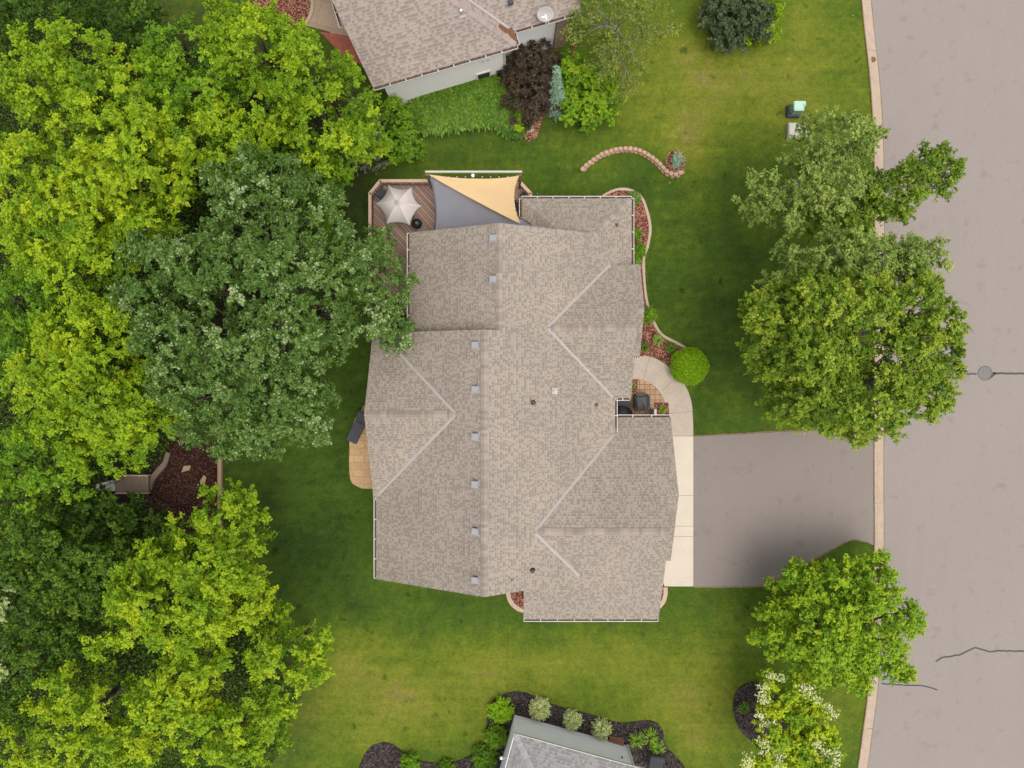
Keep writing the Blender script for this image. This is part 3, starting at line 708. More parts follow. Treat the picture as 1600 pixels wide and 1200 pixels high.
rail([(578, 487), (578, 302), (594, 282.5), (668, 282.5)]); rail([(812, 284), (829, 302), (829, 312)])

# beam frame carrying the sails
fr = empty("sail_frame", (*W(740, 268, 0)[:2], 0), "tall post and beam frame with string lights at the deck's outer edge", "frame")
BZ = 3.5
xa, ya, _ = W(667, 268, BZ); xb, yb, _ = W(813, 268, BZ)
mb = MB(); mb.box(xa-.1, xb+.1, ya-.05, ya+.05, BZ-.15, BZ); mb.build("beam", M['pad'], fr)
for xx in (xa, xb):
    mb = MB(); mb.box(xx-.07, xx+.07, ya-.23, ya-.08, 0, BZ-.05); mb.obox((xx, ya-.14, BZ-.25), .07, .5, .08, 0, 0, .8); mb.build("post", M['wood_dark'], fr)
mb = MB(); npts = 60; prev = None
for i in range(npts+1):
    t = i/npts; p = Vector((xa+(xb-xa)*t, ya-.22, BZ-.12-.10*abs(math.sin(t*math.pi*4)))); 
    if prev is not None: mb.tube(prev, p, .008, .008, 5)
    prev = p
sl = mb.build("string_lights", M['black'], fr)
for i in range(11):
    t = (i+.5)/11; mb = MB(); mb.lathe((xa+(xb-xa)*t, ya-.24, BZ-.22), [(.012, 0), (.03, .03), (.03, .06), (.01, .09)], 8); mb.build("bulb", M['globe'], sl)
mb = MB(); x, y, _ = W(738.5, 272.5, BZ); bmesh.ops.create_uvsphere(mb.bm, u_segments=16, v_segments=10, radius=.10, matrix=Matrix.Translation((x, y-.02, BZ-.12))); mb.build("globe_lamp", M['globe'], fr, smooth=True)

def sail(name, corners, sag, m, label, drop=.15):
    """triangular cloth with hollow edges"""
    P = [Vector(c) for c in corners]; cen = (P[0]+P[1]+P[2])/3; N = 26; bm = bmesh.new(); V = {}
    for i in range(N+1):
        for j in range(N+1-i):
            a, b, c = i/N, j/N, (N-i-j)/N
            p = P[0]*a+P[1]*b+P[2]*c
            for (u, v, w_, ctr, sg) in ((a, b, c, (P[0]+P[1])/2, sag[0]), (b, c, a, (P[1]+P[2])/2, sag[1]), (c, a, b, (P[2]+P[0])/2, sag[2])):
                k = 4*u*v*(1-w_)**0*max(0, 1-w_)**2
                dirn = (cen-ctr); p = p+dirn.normalized()*sg*k*(1-w_)
            p.z -= drop*27*a*b*c+.03*math.sin(a*17+b*5)*a*b*9*.3
            V[i, j] = bm.verts.new(p)
    for i in range(N):
        for j in range(N-i):
            bm.faces.new((V[i, j], V[i+1, j], V[i, j+1]))
            if j < N-i-1: bm.faces.new((V[i+1, j], V[i+1, j+1], V[i, j+1]))
    bmesh.ops.solidify(bm, geom=bm.faces[:], thickness=.006)
    for f in bm.faces: f.smooth = True
    me = bpy.data.meshes.new(name); bm.to_mesh(me); bm.free(); o = link(name, me, m)
    return tag(o, label, "shade sail")
sail("shade_sail", [W(668, 272, 3.42), W(812, 274, 3.38), W(813.5, 350, 3.4)], (.30, .33, -.06), M['sail_tan'], "tan triangular shade sail stretched over the deck, above the grey sail")
sail("shade_sail", [W(669, 274, 3.25), W(676, 364, 2.85), W(850, 362, 2.8)], (.24, .1, -.25), M['sail_grey'], "grey triangular shade sail under the tan one, reaching the roof edge", .06)

# patio umbrella
um = empty("patio_umbrella", (*W(621, 318, DZ)[:2], DZ), "pale six-sided patio umbrella open on the deck", "umbrella")
tips = [(606, 288), (644, 292), (659.5, 322), (641, 353.5), (603, 351), (585.5, 318)]
ap_ = Vector(W(621, 317, 3.45)); T = [Vector(W(a, b, 2.85)) for a, b in tips]
bm = bmesh.new(); N = 12
for k in range(6):
    a, b = T[k], T[(k+1) % 6]; rows = []
    for i in range(N+1):
        r = i/N; row = []
        for j in range(N+1):
            t = j/N; e = a*(1-t)+b*t; mid = (a+b)/2; hol = (ap_-mid); hol.z = 0
            e = e+hol.normalized()*.16*4*t*(1-t)*r
            p = ap_*(1-r)+e*r; p.z = ap_.z*(1-r)+e.z*r+.16*math.sin(r*math.pi)*1-.12*4*t*(1-t)*r*.8; row.append(bm.verts.new(p))
        rows.append(row)
    for i in range(N):
        for j in range(N):
            if i == 0: 
                if j == 0: pass
            bm.faces.new((rows[i][j], rows[i+1][j], rows[i+1][j+1], rows[i][j+1]))
bmesh.ops.remove_doubles(bm, verts=bm.verts, dist=.002)
bmesh.ops.dissolve_degenerate(bm, edges=bm.edges, dist=.0005)
bmesh.ops.recalc_face_normals(bm, faces=bm.faces)
bmesh.ops.solidify(bm, geom=bm.faces[:], thickness=.006)
for f in bm.faces: f.smooth = True
me = bpy.data.meshes.new("canopy"); bm.to_mesh(me); bm.free(); link("canopy", me, M['umbrella'], um)
mb = MB(); mb.tube((ap_.x, ap_.y, DZ), (ap_.x, ap_.y, 3.55), .025); mb.build("pole", M['metal'], um)
for t_ in T:
    mb = MB(); mb.tube((ap_.x, ap_.y, 3.40), (t_.x, t_.y, 2.83), .012, .01, 6); mb.build("rib", M['metal'], um)
mb = MB(); mb.lathe((ap_.x, ap_.y, 3.47), [(.11, 0), (.13, .03), (.05, .07)], 14); mb.build("cap", M['vent'], um)
mb = MB(); mb.lathe((ap_.x, ap_.y, DZ), [(.28, 0), (.28, .05), (.05, .1)], 18); mb.build("base", M['black'], um)
# deck furniture
x, y, _ = W(651, 349, 1.7)
gr = empty("kettle_grill", (x, y, DZ), "black round kettle grill beside the patio umbrella at the roof edge", "grill")
mb = MB(); mb.lathe((x, y, DZ+.45), [(.10, 0), (.24, .08), (.29, .22), (.29, .26)], 22); mb.build("bowl", M['black'], gr, smooth=True)
mb = MB(); mb.lathe((x, y, DZ+.715), [(.29, 0), (.26, .12), (.14, .22), (.03, .25)], 22); l_ = mb.build("lid", M['black'], gr, smooth=True)
mb = MB(); mb.tube((x-.06, y, DZ+.98), (x+.06, y, DZ+.98), .018); mb.build("handle", M['metal'], l_)
for k in range(3):
    a = k*2.094; mb = MB(); mb.tube((x+.15*math.cos(a), y+.15*math.sin(a), DZ+.5), (x+.25*math.cos(a), y+.25*math.sin(a), DZ), .014); mb.build("leg", M['metal'], gr)
def deck_chair(px, py, rz, label, zb=DZ, m='darkgrey'):
    x, y, _ = W(px, py, zb+.45); e = empty("deck_chair", (x, y, zb), label, "chair"); e.rotation_euler[2] = 0
    c, s_ = math.cos(rz), math.sin(rz)
    def P(u, v, z): return (x+c*u-s_*v, y+s_*u+c*v, zb+z)
    mb = MB(); mb.obox(P(0, 0, .42), .5, .5, .06, rz, bevel=.015); mb.build("seat", M[m], e)
    mb = MB(); mb.obox(P(0, -.27, .72), .5, .06, .6, rz, 0, .2, .015); mb.build("backrest", M[m], e)
    for u in (-.22, .22):
        for v in (-.22, .22):
            mb = MB(); mb.tube(P(u, v, 0), P(u, v, .4), .018); mb.build("leg", M['black'], e)
    for u in (-.28, .28):
        mb = MB(); mb.obox(P(u, 0, .62), .05, .5, .03, rz); mb.build("armrest", M['black'], e)
    return e
deck_chair(596, 303, math.radians(50), "dark outdoor chair in the cut corner of the deck behind the umbrella")
deck_chair(638, 340, math.radians(150), "dark outdoor chair mostly under the patio umbrella")
deck_chair(812, 322, math.radians(-90), "dark chair between the tan sail and the roof corner")
x, y, _ = W(817.5, 304, DZ+.3); mb = MB(); mb.lathe((x, y, DZ), [(.13, 0), (.15, .35), (.13, .4)], 16); tag(mb.build("deck_planter", M['black']), "small dark pot standing on the deck near its right corner", "pot")

# lounger on west patio
x, y, _ = W(557, 672, .5)
lg = empty("chaise_lounge", (x, y, .03), "charcoal cushioned lounge chair on the tan patio beside the west gable", "lounge chair")
an = math.radians(64)
def P2(u, v, z): return (x+math.cos(an)*u-math.sin(an)*v, y+math.sin(an)*u+math.cos(an)*v, z)
mb = MB(); mb.obox(P2(-.15, 0, .40), 1.25, .66, .12, an, 0, 0, .03); mb.build("seat_cushion", M['darkgrey'], lg)
mb = MB(); mb.obox(P2(.82, 0, .58), .75, .66, .12, an, -.55, 0, .03); mb.build("back_cushion", M['darkgrey'], lg)
mb = MB(); mb.obox(P2(.15, .30, .30), 1.85, .05, .06, an); mb.obox(P2(.15, -.30, .30), 1.85, .05, .06, an); mb.build("frame", M['black'], lg)
for u in (-.7, .9):
    for v in (-.30, .30):
        mb = MB(); mb.tube(P2(u, v, .03), P2(u, v, .3), .022); mb.build("leg", M['black'], lg)

# entry court furniture
x, y, _ = W(1004, 628, .7)
cv = empty("covered_chair", (x, y, .02), "glossy black covered armchair in the paved entry court", "covered chair")
mb = MB(); mb.obox((x, y, .38), .86, .92, .72, .06, 0, 0, .10)
mb.obox((x-.05, y+.02, .80), .66, .60, .14, .1, .1, 0, .05); mb.obox((x+.30, y+.05, .76), .14, .74, .16, .0, .2, 0, .05)
cvm = mb.build("cover", M['black'], cv, smooth=False)
mb = MB(); mb.obox((x+.02, y-.18, .885), .05, .5, .05, .5, 0, 0, .02); mb.obox((x-.22, y+.1, .88), .04, .5, .05, -.2, 0, 0, .02); mb.obox((x+.1, y+.3, .86), .4, .05, .05, .2, 0, 0, .02); mb.build("fold", M['darkgrey'], cv)
x, y, _ = W(973, 632, .6)
tb = empty("side_table", (x, y, .02), "low dark grey rectangular table in the entry court beneath the eave", "table")
mb = MB(); mb.obox((x, y, .52), .95, .55, .05, 0, bevel=.01); mb.build("tabletop", M['darkgrey'], tb)
for u in (-.4, .4):
    for v in (-.2, .2): mb = MB(); mb.box(x+u-.02, x+u+.02, y+v-.02, y+v+.02, .02, .495); mb.build("leg", M['black'], tb)
x, y, _ = W(972, 650, .6)
mb = MB(); mb.lathe((x, y, .02), [(.6, 0), (.66, .3), (.64, .50), (.5, .62), (.1, .66)], 26); tag(mb.build("covered_table", M['black'], smooth=True), "round black covered table in the entry court against the garage gutter", "covered table")

# ------------------------------------------------------------------ neighbour house (north)
nb = empty("house", (*W(690, 40, 0)[:2], 0), "neighbouring white-walled house with pinkish brown shingle roof at the top of the photo", "house")
EZ = 4.1; pN = .40
c0 = Vector(W(808, 71, EZ)[:2]); c1 = Vector(W(583, 137, EZ)[:2]); uu = (c0-c1).normalized(); vv = Vector((-uu.y, uu.x))
def NL(u, v): p = c0+uu*u+vv*v; return (p.x, p.y)
def znN(x, y): return EZ+pN*((Vector((x, y))-c0).dot(vv))
L1 = (c0-c1).length; NR = 7.2; st_ = .78
R = Roof(); gN = (vv.x*pN, vv.y*pN)
R.plane([NL(-L1, 0), NL(0, 0), NL(-NR+.78, NR-.78), NL(-L1-1.0, NR-.78)], EZ, c0, gN, .14)         # front slope of the wing
R.plane([NL(0, 0), NL(0, st_), NL(-NR+st_, NR), NL(-NR+.78, NR-.78)], EZ, c0, (-uu.x*pN, -uu.y*pN), .14)    # narrow east-facing hip face
R.plane([NL(-.02, st_), NL(3.75, st_), NL(3.75+.4, NR+st_), NL(-NR, NR+st_)], EZ, NL(0, st_), gN, .14)
R.plane([NL(-L1-1.0, NR-.8), NL(-NR+.78, NR-.8), NL(3.0, NR+st_), NL(3.0, NR+8), NL(-L1-2, NR+8)], EZ+pN*NR, NL(0, NR), (-vv.x*pN, -vv.y*pN), .14)
nr = R.build("roof", M['roof_pink'], nb)
a = NL(-.05, st_+.03); b = NL(-NR+.4, NR+.38); zb = EZ+pN*(NR-.45)
valley(nr, (a[0], a[1], EZ+.02), (b[0], b[1], zb), .06, .06)
a = NL(-.05, .05); b = NL(-6.2, 6.2); ridge_caps(nr, (a[0], a[1], EZ+.02), (b[0], b[1], EZ+pN*6.2), .28, M['cap_p'], .14, "hip_cap")
gutter(nb, NL(-L1+.02, 0), NL(.02, 0), (-vv.x, -vv.y), EZ, .012); gutter(nb, NL(0.02, 0.05), NL(.02, st_-.05), (uu.x, uu.y), EZ, .02); gutter(nb, NL(.14, st_), NL(3.74, st_), (-vv.x, -vv.y), EZ, .012)
a = W(533, 40, 5.0); b = W(519, -6, 5.0); dd = (Vector(b[:2])-Vector(a[:2])).normalized(); gutter(nb, a[:2], b[:2], (-dd.y, dd.x), 4.9)
mb = MB(); mb.obox((*NL(-.12, .55), EZ+.07), .35, .75, .06, math.atan2(uu.y, uu.x)+.2, 0, .2, .02); mb.obox((*NL(-.5, .95), EZ+.20), .55, .3, .05, math.atan2(uu.y, uu.x)-.7, .25, 0, .02); mb.build("leaf_debris", M['orange'], nr)
def vent_small(px, py, kind):
    z = znN(*W(px, py, 5)[:2]); x, y, _ = W(px, py, z)
    if kind: mb = MB(); mb.obox((x, y, z+.01), .32, .28, .03, .28); mb.tube((x-.02, y+.05, z), (x-.02, y+.05, z+.35), .045); mb.build("vent_pipe", M['vent'], nr); mb = MB(); mb.tube((x-.02, y+.05, z+.36), (x-.02, y+.05, z+.43), .065); mb.build("vent_cap", M['globe'], nr)
    else: mb = MB(); mb.obox((x, y, z+.1), .26, .26, .22, .28, 0, 0, .03); mb.build("roof_vent", M['darkgrey'], nr)
vent_small(722, 24, True); vent_small(798, 5, False)
mb = MB()
ins = .38
f4 = [NL(-L1+.5, ins), NL(-.55, ins), NL(-.55, NR-.2), NL(-L1+.3, NR-.2)]; mb.poly_prism(f4, 0, EZ-.1)
f5 = [NL(-.56, st_+ins), NL(2.55, st_+ins), NL(2.75, NR), NL(-.56, NR)]; mb.poly_prism(f5, 0, EZ-.1)
mb.build("wall", M['siding_w'], nb)
mb = MB(); f6 = [NL(2.56, st_+ins-.12), NL(3.3, st_+ins-.12), NL(3.5, NR), NL(2.76, NR)]; mb.poly_prism(f6, 0, EZ-.25); mb.build("stone_pier", M['stonework'], nb)
mb = MB(); a = NL(-.60, ins-.03); mb.obox((a[0], a[1], EZ/2), .10, .06, EZ-.3, math.atan2(uu.y, uu.x)); mb.build("corner_trim", M['pad'], nb)
xw, yw, _ = W(755, 116, .8); dloc = (Vector((xw, yw))-c0).dot(uu); pw = NL(dloc, ins)
window(pw[0], pw[1], .78, .45, 1.25, (-vv.x, -vv.y), nb)
pw = NL(-.95, ins-.1); mb = MB(); mb.obox((*pw, .75), .30, .16, .45, math.atan2(uu.y, uu.x), 0, 0, .02); mb.build("meter_box", M['black'], nb)
for du in (-1.35, -1.65): mb = MB(); pw = NL(du-.2, ins-.02); mb.obox((*pw, 2.6), .12, .06, .12, math.atan2(uu.y, uu.x)); mb.build("wall_vent", M['pad'], nb)
# satellite dish
x, y, z = W(852, 22, EZ+.55); bx, by, _ = W(853, 37, EZ)
ds = empty("satellite_dish", (bx, by, EZ), "oval pale grey satellite dish on the neighbour's roof eave", "satellite dish")
bm = bmesh.new(); rings = []
for i in range(1, 7):
    r = i/6; rings.append([bm.verts.new((r*.44*math.cos(t), r*.36*math.sin(t), .10*r*r)) for t in np.linspace(0, 2*math.pi, 28, endpoint=False)])
c = bm.verts.new((0, 0, 0))
for k in range(28): bm.faces.new((c, rings[0][k], rings[0][(k+1) % 28]))
for a_, b_ in zip(rings, rings[1:]):
    for k in range(28): bm.faces.new((a_[k], b_[k], b_[(k+1) % 28], a_[(k+1) % 28]))
bmesh.ops.transform(bm, matrix=Matrix.Translation((x, y, z)) @ Matrix.Rotation(math.radians(38), 4, 'X'), verts=bm.verts)
bmesh.ops.solidify(bm, geom=bm.faces[:], thickness=.01)
for f in bm.faces: f.smooth = True
me = bpy.data.meshes.new("reflector"); bm.to_mesh(me); bm.free(); link("reflector", me, M['metal'], ds)
mb = MB(); mb.tube((bx, by, EZ), (bx, by, z-.1), .03); mb.tube((bx, by, z-.1), (x, y, z-.02), .03); mb.build("mast", M['globe'], ds)
mb = MB(); mb.tube((x, y-.05, z), (x-.1, y-.38, z+.42), .012); mb.obox((x-.1, y-.38, z+.42), .2, .06, .05, .2); mb.build("feed_arm", M['globe'], ds)

# ------------------------------------------------------------------ neighbour house (south)
sh = empty("house", (*W(900, 1200, 0)[:2], 0), "neighbouring pale-walled house with grey shingle roof at the bottom of the photo", "house")
e0 = Vector(W(804, 1146, 3.0)[:2]); e1 = Vector(W(1004, 1201, 3.0)[:2]); su = (e1-e0).normalized(); sv = Vector((su.y, -su.x))
def SL(u, v): p = e0+su*u+sv*v; return (p.x, p.y)
R = Roof(); LS = 7.35; pS = .42
R.plane([SL(0, 0), SL(LS, 0), SL(LS, 4.6), SL(4.6, 4.6)], 3.0, e0, (sv.x*pS, sv.y*pS), .14)
R.plane([SL(0, 0), SL(4.6, 4.6), SL(4.6, 8), SL(0, 12)], 3.0, e0, (su.x*pS, su.y*pS), .14)
R.plane([SL(4.6, 4.6), SL(LS+4, 4.6), SL(LS+4, 9.2), SL(0, 9.2)], 3.0+pS*4.6, SL(0, 4.6), (-sv.x*pS, -sv.y*pS), .14)
sr = R.build("roof", M['roof_grey'], sh)
a = SL(.05, .05); b = SL(4.5, 4.5); ridge_caps(sr, (a[0], a[1], 3.03), (b[0], b[1], 3.0+pS*4.5), .3, M['cap_g'], .16, "hip_cap")
mb = MB()
mb.poly_prism([SL(.12, .45), SL(LS-.35, .45), SL(LS-.35, 9), SL(.12, 9)], 0, 2.86); mb.build("wall", M['siding_g'], sh)
mb = MB(); mb.obox((*SL(LS/2, .02), 2.93), LS, .04, .16, math.atan2(su.y, su.x)); mb.obox((*SL(.0, 4), 2.93), .045, 8, .16, math.atan2(su.y, su.x)); mb.obox((*SL(LS-.37, .41), 1.45), .1, .1, 2.8, math.atan2(su.y, su.x)); mb.build("trim", M['white'], sh)
pw = SL(LS-.95, .43); mb = MB(); mb.tube((pw[0], pw[1], 1.6), (pw[0]+sv.x*-.06, pw[1]+sv.y*-.06, 1.6), .05); mb.build("wall_vent", M['darkgrey'], sh)
x, y, _ = W(783.5, 1184.5, 2.4); mb = MB(); bmesh.ops.create_uvsphere(mb.bm, u_segments=14, v_segments=8, radius=.10, matrix=Matrix.Translation((x, y, 2.4))); mb.tube((x, y, 2.4), (x+.35, y-.05, 2.4), .02); mb.build("wall_lamp", M['globe'], sh, smooth=True)
x, y, _ = W(963, 1156, .2); mb = MB()
for r_ in range(3):
    for k in range(5): mb.obox((x-.34+k*.17+(r_ % 2)*.04, y+.1-k*.03-r_*.09, .06+.0*r_+.075*r_), .16, .10, .07, -.25, 0, 0, .008)
    for k in range(5): mb.obox((x-.34+k*.17, y-.1-k*.03-r_*.05, .06+.075*r_), .16, .10, .07, -.25, 0, 0, .008)
tag(mb.build("brick_stack", M['brick']), "small stack of red-brown bricks against the pale wall of the bottom house", "bricks")
x, y, _ = W(1026, 1194, .8)
ac = empty("air_conditioner", (x, y, 0), "dark grey slatted air conditioner unit in the black mulch at the bottom", "air conditioner")
mb = MB(); mb.obox((x, y, .42), .78, .78, .78, -.12, 0, 0, .04); mb.build("casing", M['darkgrey'], ac)
mb = MB()
for k in range(7): mb.obox((x, y-.30+k*.1, .83), .68, .03, .02, -.12)
mb.build("grille", M['black'], ac)

# ------------------------------------------------------------------ beds, edging, wall, boxes
def bed(name, px, m, label, cat="flower bed", z=.045, smooth=.35, thick=.09, mound=0):
    pts = smooth_line(Wl(px), smooth, True) if smooth else Wl(px)
    mb = MB(); mb.poly_prism(pts, z-thick, z)
    return tag(mb.build(name, m, tri=True), kind='structure')
bed("mulch_bed", [(935, 312), (945, 304), (958, 299), (970, 297), (988, 300), (1001, 311), (1008, 327), (1013, 346), (1014, 362), (1010, 384), (1004, 404), (1004, 440), (1007, 466), (1012, 490), (1021, 508), (1028, 519), (1039, 529), (1052, 535), (1071, 545), (1078, 575), (1074, 602), (1062, 588), (1045, 571), (1030, 561), (1010, 555), (985, 560), (950, 560), (945, 420)], M['mulch_red'], None, smooth=.5)
bed("mulch_bed", [(796, 925), (799, 938), (806, 948), (818, 955), (840, 958), (840, 900), (800, 900)], M['mulch_red'], None)
bed("mulch_bed", [(1034, 905), (1037, 925), (1035, 940), (1028, 950), (1000, 950), (1000, 905)], M['mulch_red'], None)
sheet("planter_square", Wl([(1022, 629), (1044, 629), (1046, 655), (1022, 655)]), .05, M['mulch_red'])
sheet("planter_square", Wl([(980, 592), (996, 592), (996, 614), (980, 614)]), .05, M['mulch_red'])
bed("mulch_bed", [(555, 1225), (561, 1200), (570, 1178), (583, 1164), (600, 1159), (618, 1165), (633, 1177), (655, 1188), (690, 1192), (720, 1187), (745, 1172), (757, 1155), (760, 1135), (763, 1110), (772, 1092), (788, 1083), (805, 1080), (825, 1083), (850, 1095), (880, 1105), (920, 1115), (955, 1126), (975, 1129), (1000, 1126), (1015, 1125), (1028, 1130), (1036, 1142), (1038, 1160), (1036, 1225)], M['mulch_black'], None)
bed("mulch_bed", [(1145, 1100), (1150, 1080), (1165, 1068), (1185, 1066), (1210, 1080), (1230, 1120), (1220, 1160), (1185, 1162), (1160, 1145), (1148, 1122)], M['mulch_black'], None)
bed("mulch_bed", [(232, 770), (240, 735), (262, 705), (285, 685), (345, 700), (343, 755), (335, 800), (300, 830), (255, 815)], M['mulch_brown'], None, smooth=.6)
bed("mulch_bed", [(262, 700), (270, 670), (295, 660), (310, 690)], M['mulch_brown'], None, z=.04)
bed("mulch_bed", [(398, -30), (400, 12), (430, 15), (460, 42), (476, 38), (485, 18), (486, -30)], M['mulch_red'], None)
bed("mulch_bed", [(765, 125), (790, 118), (880, 110), (900, 60), (850, 180), (838, 215), (825, 222), (800, 190)], M['mulch_red'], None)
mb = MB(); pts = [(p[0], p[1]) for p in smooth_line(Wl([(1041, 262), (1040, 248), (1046, 238), (1056, 235), (1066, 240), (1070, 253), (1067, 265), (1056, 270)], .3), .2, True)]
zs = ground_z([p[0] for p in pts], [p[1] for p in pts]); zt = [.34]*len(pts)
mb.poly_prism(pts, 0, zt); tag(mb.build("mulch_bed", M['mulch_red'], tri=True), kind='structure')
def edging(name, px, label, wd=.075, z=.09, m='stone', smooth=.25):
    mb = MB(); ln = smooth_line(Wl(px, z), smooth); rr = random.Random(len(px))
    acc = 0; seg = [ln[0]]
    for a, b in zip(ln, ln[1:]):
        seg.append(b); acc += math.dist(a, b)
        if acc > .42: 
            ribbon(mb, seg, wd*rr.uniform(.9, 1.1), 0, z+rr.uniform(-.008, .008)); seg = [(b[0], b[1])]; acc = 0
    if len(seg) > 1: ribbon(mb, seg, wd, 0, z)
    return tag(mb.build(name, M[m]), label, "edging")
edging("stone_edging", [(942, 306), (955, 299), (970, 295), (989, 298), (1003, 309), (1010, 326), (1015, 346), (1016, 362), (1012, 385), (1006, 405), (1007, 440), (1010, 466), (1016, 490), (1022, 504), (1030, 518), (1040, 527), (1054, 534), (1071, 543)], "long pale stone edging curving round the red mulch bed at the house's north-east corner")
edging("stone_edging", [(793, 922), (795, 934), (802, 946), (812, 953), (824, 956)], "short curved pale edging of the mulch bed in the house's south notch", .12, .09)
edging("stone_edging", [(1040, 918), (1040, 928), (1037, 940), (1029, 949), (1020, 952)], "short curved pale edging at the garage's south-east corner", .12, .09)
edging("stone_edging", [(232, 765), (236, 750), (246, 737), (257, 724), (262, 707)], "curved grey block edging of the dark play area beside the wooden footbridge", .14, .2, 'wood_grey')
edging("stone_edging", [(470, 45), (480, 32), (487, 15), (488, -20)], "curved edging between neighbour's patio and its red mulch at the top", .1, .08)
mb = MB(); a = W(343, 640, .2); b = W(343, 757, .2); mb.box(a[0]-.11, a[0]+.11, b[1], a[1], 0, .22); c = W(343, 840, .2); mb.box(a[0]-.11, a[0]+.11, c[1], b[1]-.01, 0, .21); tag(mb.build("timber_edging", M['flagstone']), "straight tan timber along the right side of the dark play area", "timber")
for (pp, lab) in [([(284, 738), (288, 728), (299, 727), (297, 734)], "upper flat tan stone lying in the dark play area"), ([(313, 752), (319, 742), (323, 745), (321, 755), (314, 755)], "lower flat tan stone lying in the dark play area"), ([(278, 682), (283, 675), (290, 674), (287, 681)], "pale stone at the oak's edge above the play area")]:
    mb = MB(); mb.poly_prism(Wl(pp), .0, .075); tag(mb.build("stepping_stone", M['flagstone'], tri=True), lab, "stone", "stepping stones in the play area")
# footbridge and slab
x0, y0, _ = W(180, 770, .6); x1, y1, _ = W(231, 744, .6)
fb = empty("footbridge", ((x0+x1)/2, (y0+y1)/2, 0), "small weathered plank footbridge left of the dark play area", "footbridge")
mb = MB(); k = 12
for i in range(k): xx = x0+(x1-x0)*(i+.5)/k; mb.box(xx-.075, xx+.075, y0, y1, .50, .55+.004*(i % 3))
mb.build("planks", M['wood_grey'], fb)
for yy in (y0-.03, y1+.03): mb = MB(); mb.box(x0, x1, yy-.03, yy+.03, .30, .60); mb.build("side_beam", M['wood_rail'], fb)
for xx in (x0+.1, x1-.1):
    for yy in (y0+.1, y1-.1): mb = MB(); mb.box(xx-.05, xx+.05, yy-.05, yy+.05, 0, .5); mb.build("post", M['wood_dark'], fb)
mb = MB(); mb.poly_prism(Wl([(149, 757), (180, 749), (180, 767), (150, 769)], .4), .0, .40); tag(mb.build("metal_ramp", M['metal']), "flat grey slab joined to the left end of the plank footbridge", "slab")

# retaining wall, each block a part
rw = empty("retaining_wall", (*W(990, 235, 0)[:2], 0), "curved low retaining wall of tan blocks in the upper lawn", "retaining wall")
acc = 0; k = 0; WL = [tuple(p) for p in WALL]
L = np.concatenate([[0], np.cumsum([math.dist(a, b) for a, b in zip(WL, WL[1:])])]); tot = L[-1]
bw = .285; nblk = int(tot/bw)
for c_ in range(2):
    for i in range(nblk):
        s_ = (i+.5+(.5 if c_ == 0 else 0))*bw
        if s_ > tot: continue
        x = np.interp(s_, L, WALL[:, 0]); y = np.interp(s_, L, WALL[:, 1]); x2 = np.interp(min(s_+.1, tot), L, WALL[:, 0]); y2 = np.interp(min(s_+.1, tot), L, WALL[:, 1])
        if s_+.1 > tot: x2 = 2*x-np.interp(s_-.1, L, WALL[:, 0]); y2 = 2*y-np.interp(s_-.1, L, WALL[:, 1])
        ang = math.atan2(y2-y, x2-x)+random.uniform(-.05, .05)
        hz = .08+c_*.185; off = .05 if c_ == 0 else -.0
        mb = MB(); mb.obox((x+math.sin(ang)*off, y-math.cos(ang)*off, hz+.01), bw-.03+(c_*.0), .24+random.uniform(-.02, .02), .175, ang, 0, 0, .03)
        mb.build("block", M['block'], rw)

# utility boxes
x, y, _ = W(1248, 167, .85); bx, by, _ = W(1244, 176, .4)
ub = empty("utility_pedestal", (x, y, 0), "pale green metal utility pedestal standing on the lawn at the top right", "utility box")
mb = MB(); mb.obox((x, y, .62), .66, .52, .70, 0, 0, 0, .07); mb.build("cabinet", M['green_side'], ub)
mb = MB(); mb.obox((x, y, 1.0), .70, .56, .09, 0, 0, 0, .04); mb.build("lid", M['green_box'], ub)
mb = MB(); mb.obox((x, y, .13), .82, .68, .26, 0, 0, 0, .02); mb.build("base", M['darkgrey'], ub)
x, y, _ = W(1247, 204, .3)
up = empty("transformer_pad", (x, y, 0), "grey white flat utility vault box partly under the pale birch", "utility box")
mb = MB(); mb.obox((x, y, .14), 1.12, .95, .28, 0, 0, 0, .03); mb.build("vault", M['pad'], up)
mb = MB(); mb.obox((x-.27, y, .30), .52, .86, .05, 0, 0, 0, .015); mb.obox((x+.27, y, .30), .52, .86, .05, 0, 0, 0, .015); mb.build("cover", M['pad'], up)
x, y, _ = W(827, 200, .2); mb = MB(); bmesh.ops.create_icosphere(mb.bm, subdivisions=2, radius=.28, matrix=Matrix.Translation((x, y, .12)))
for v in mb.bm.verts: v.co += Vector([random.uniform(-.05, .05) for _ in range(3)])
tag(mb.build("boulder", M['rock']), "pale boulder between the chartreuse bush and the dark barberry", "boulder")

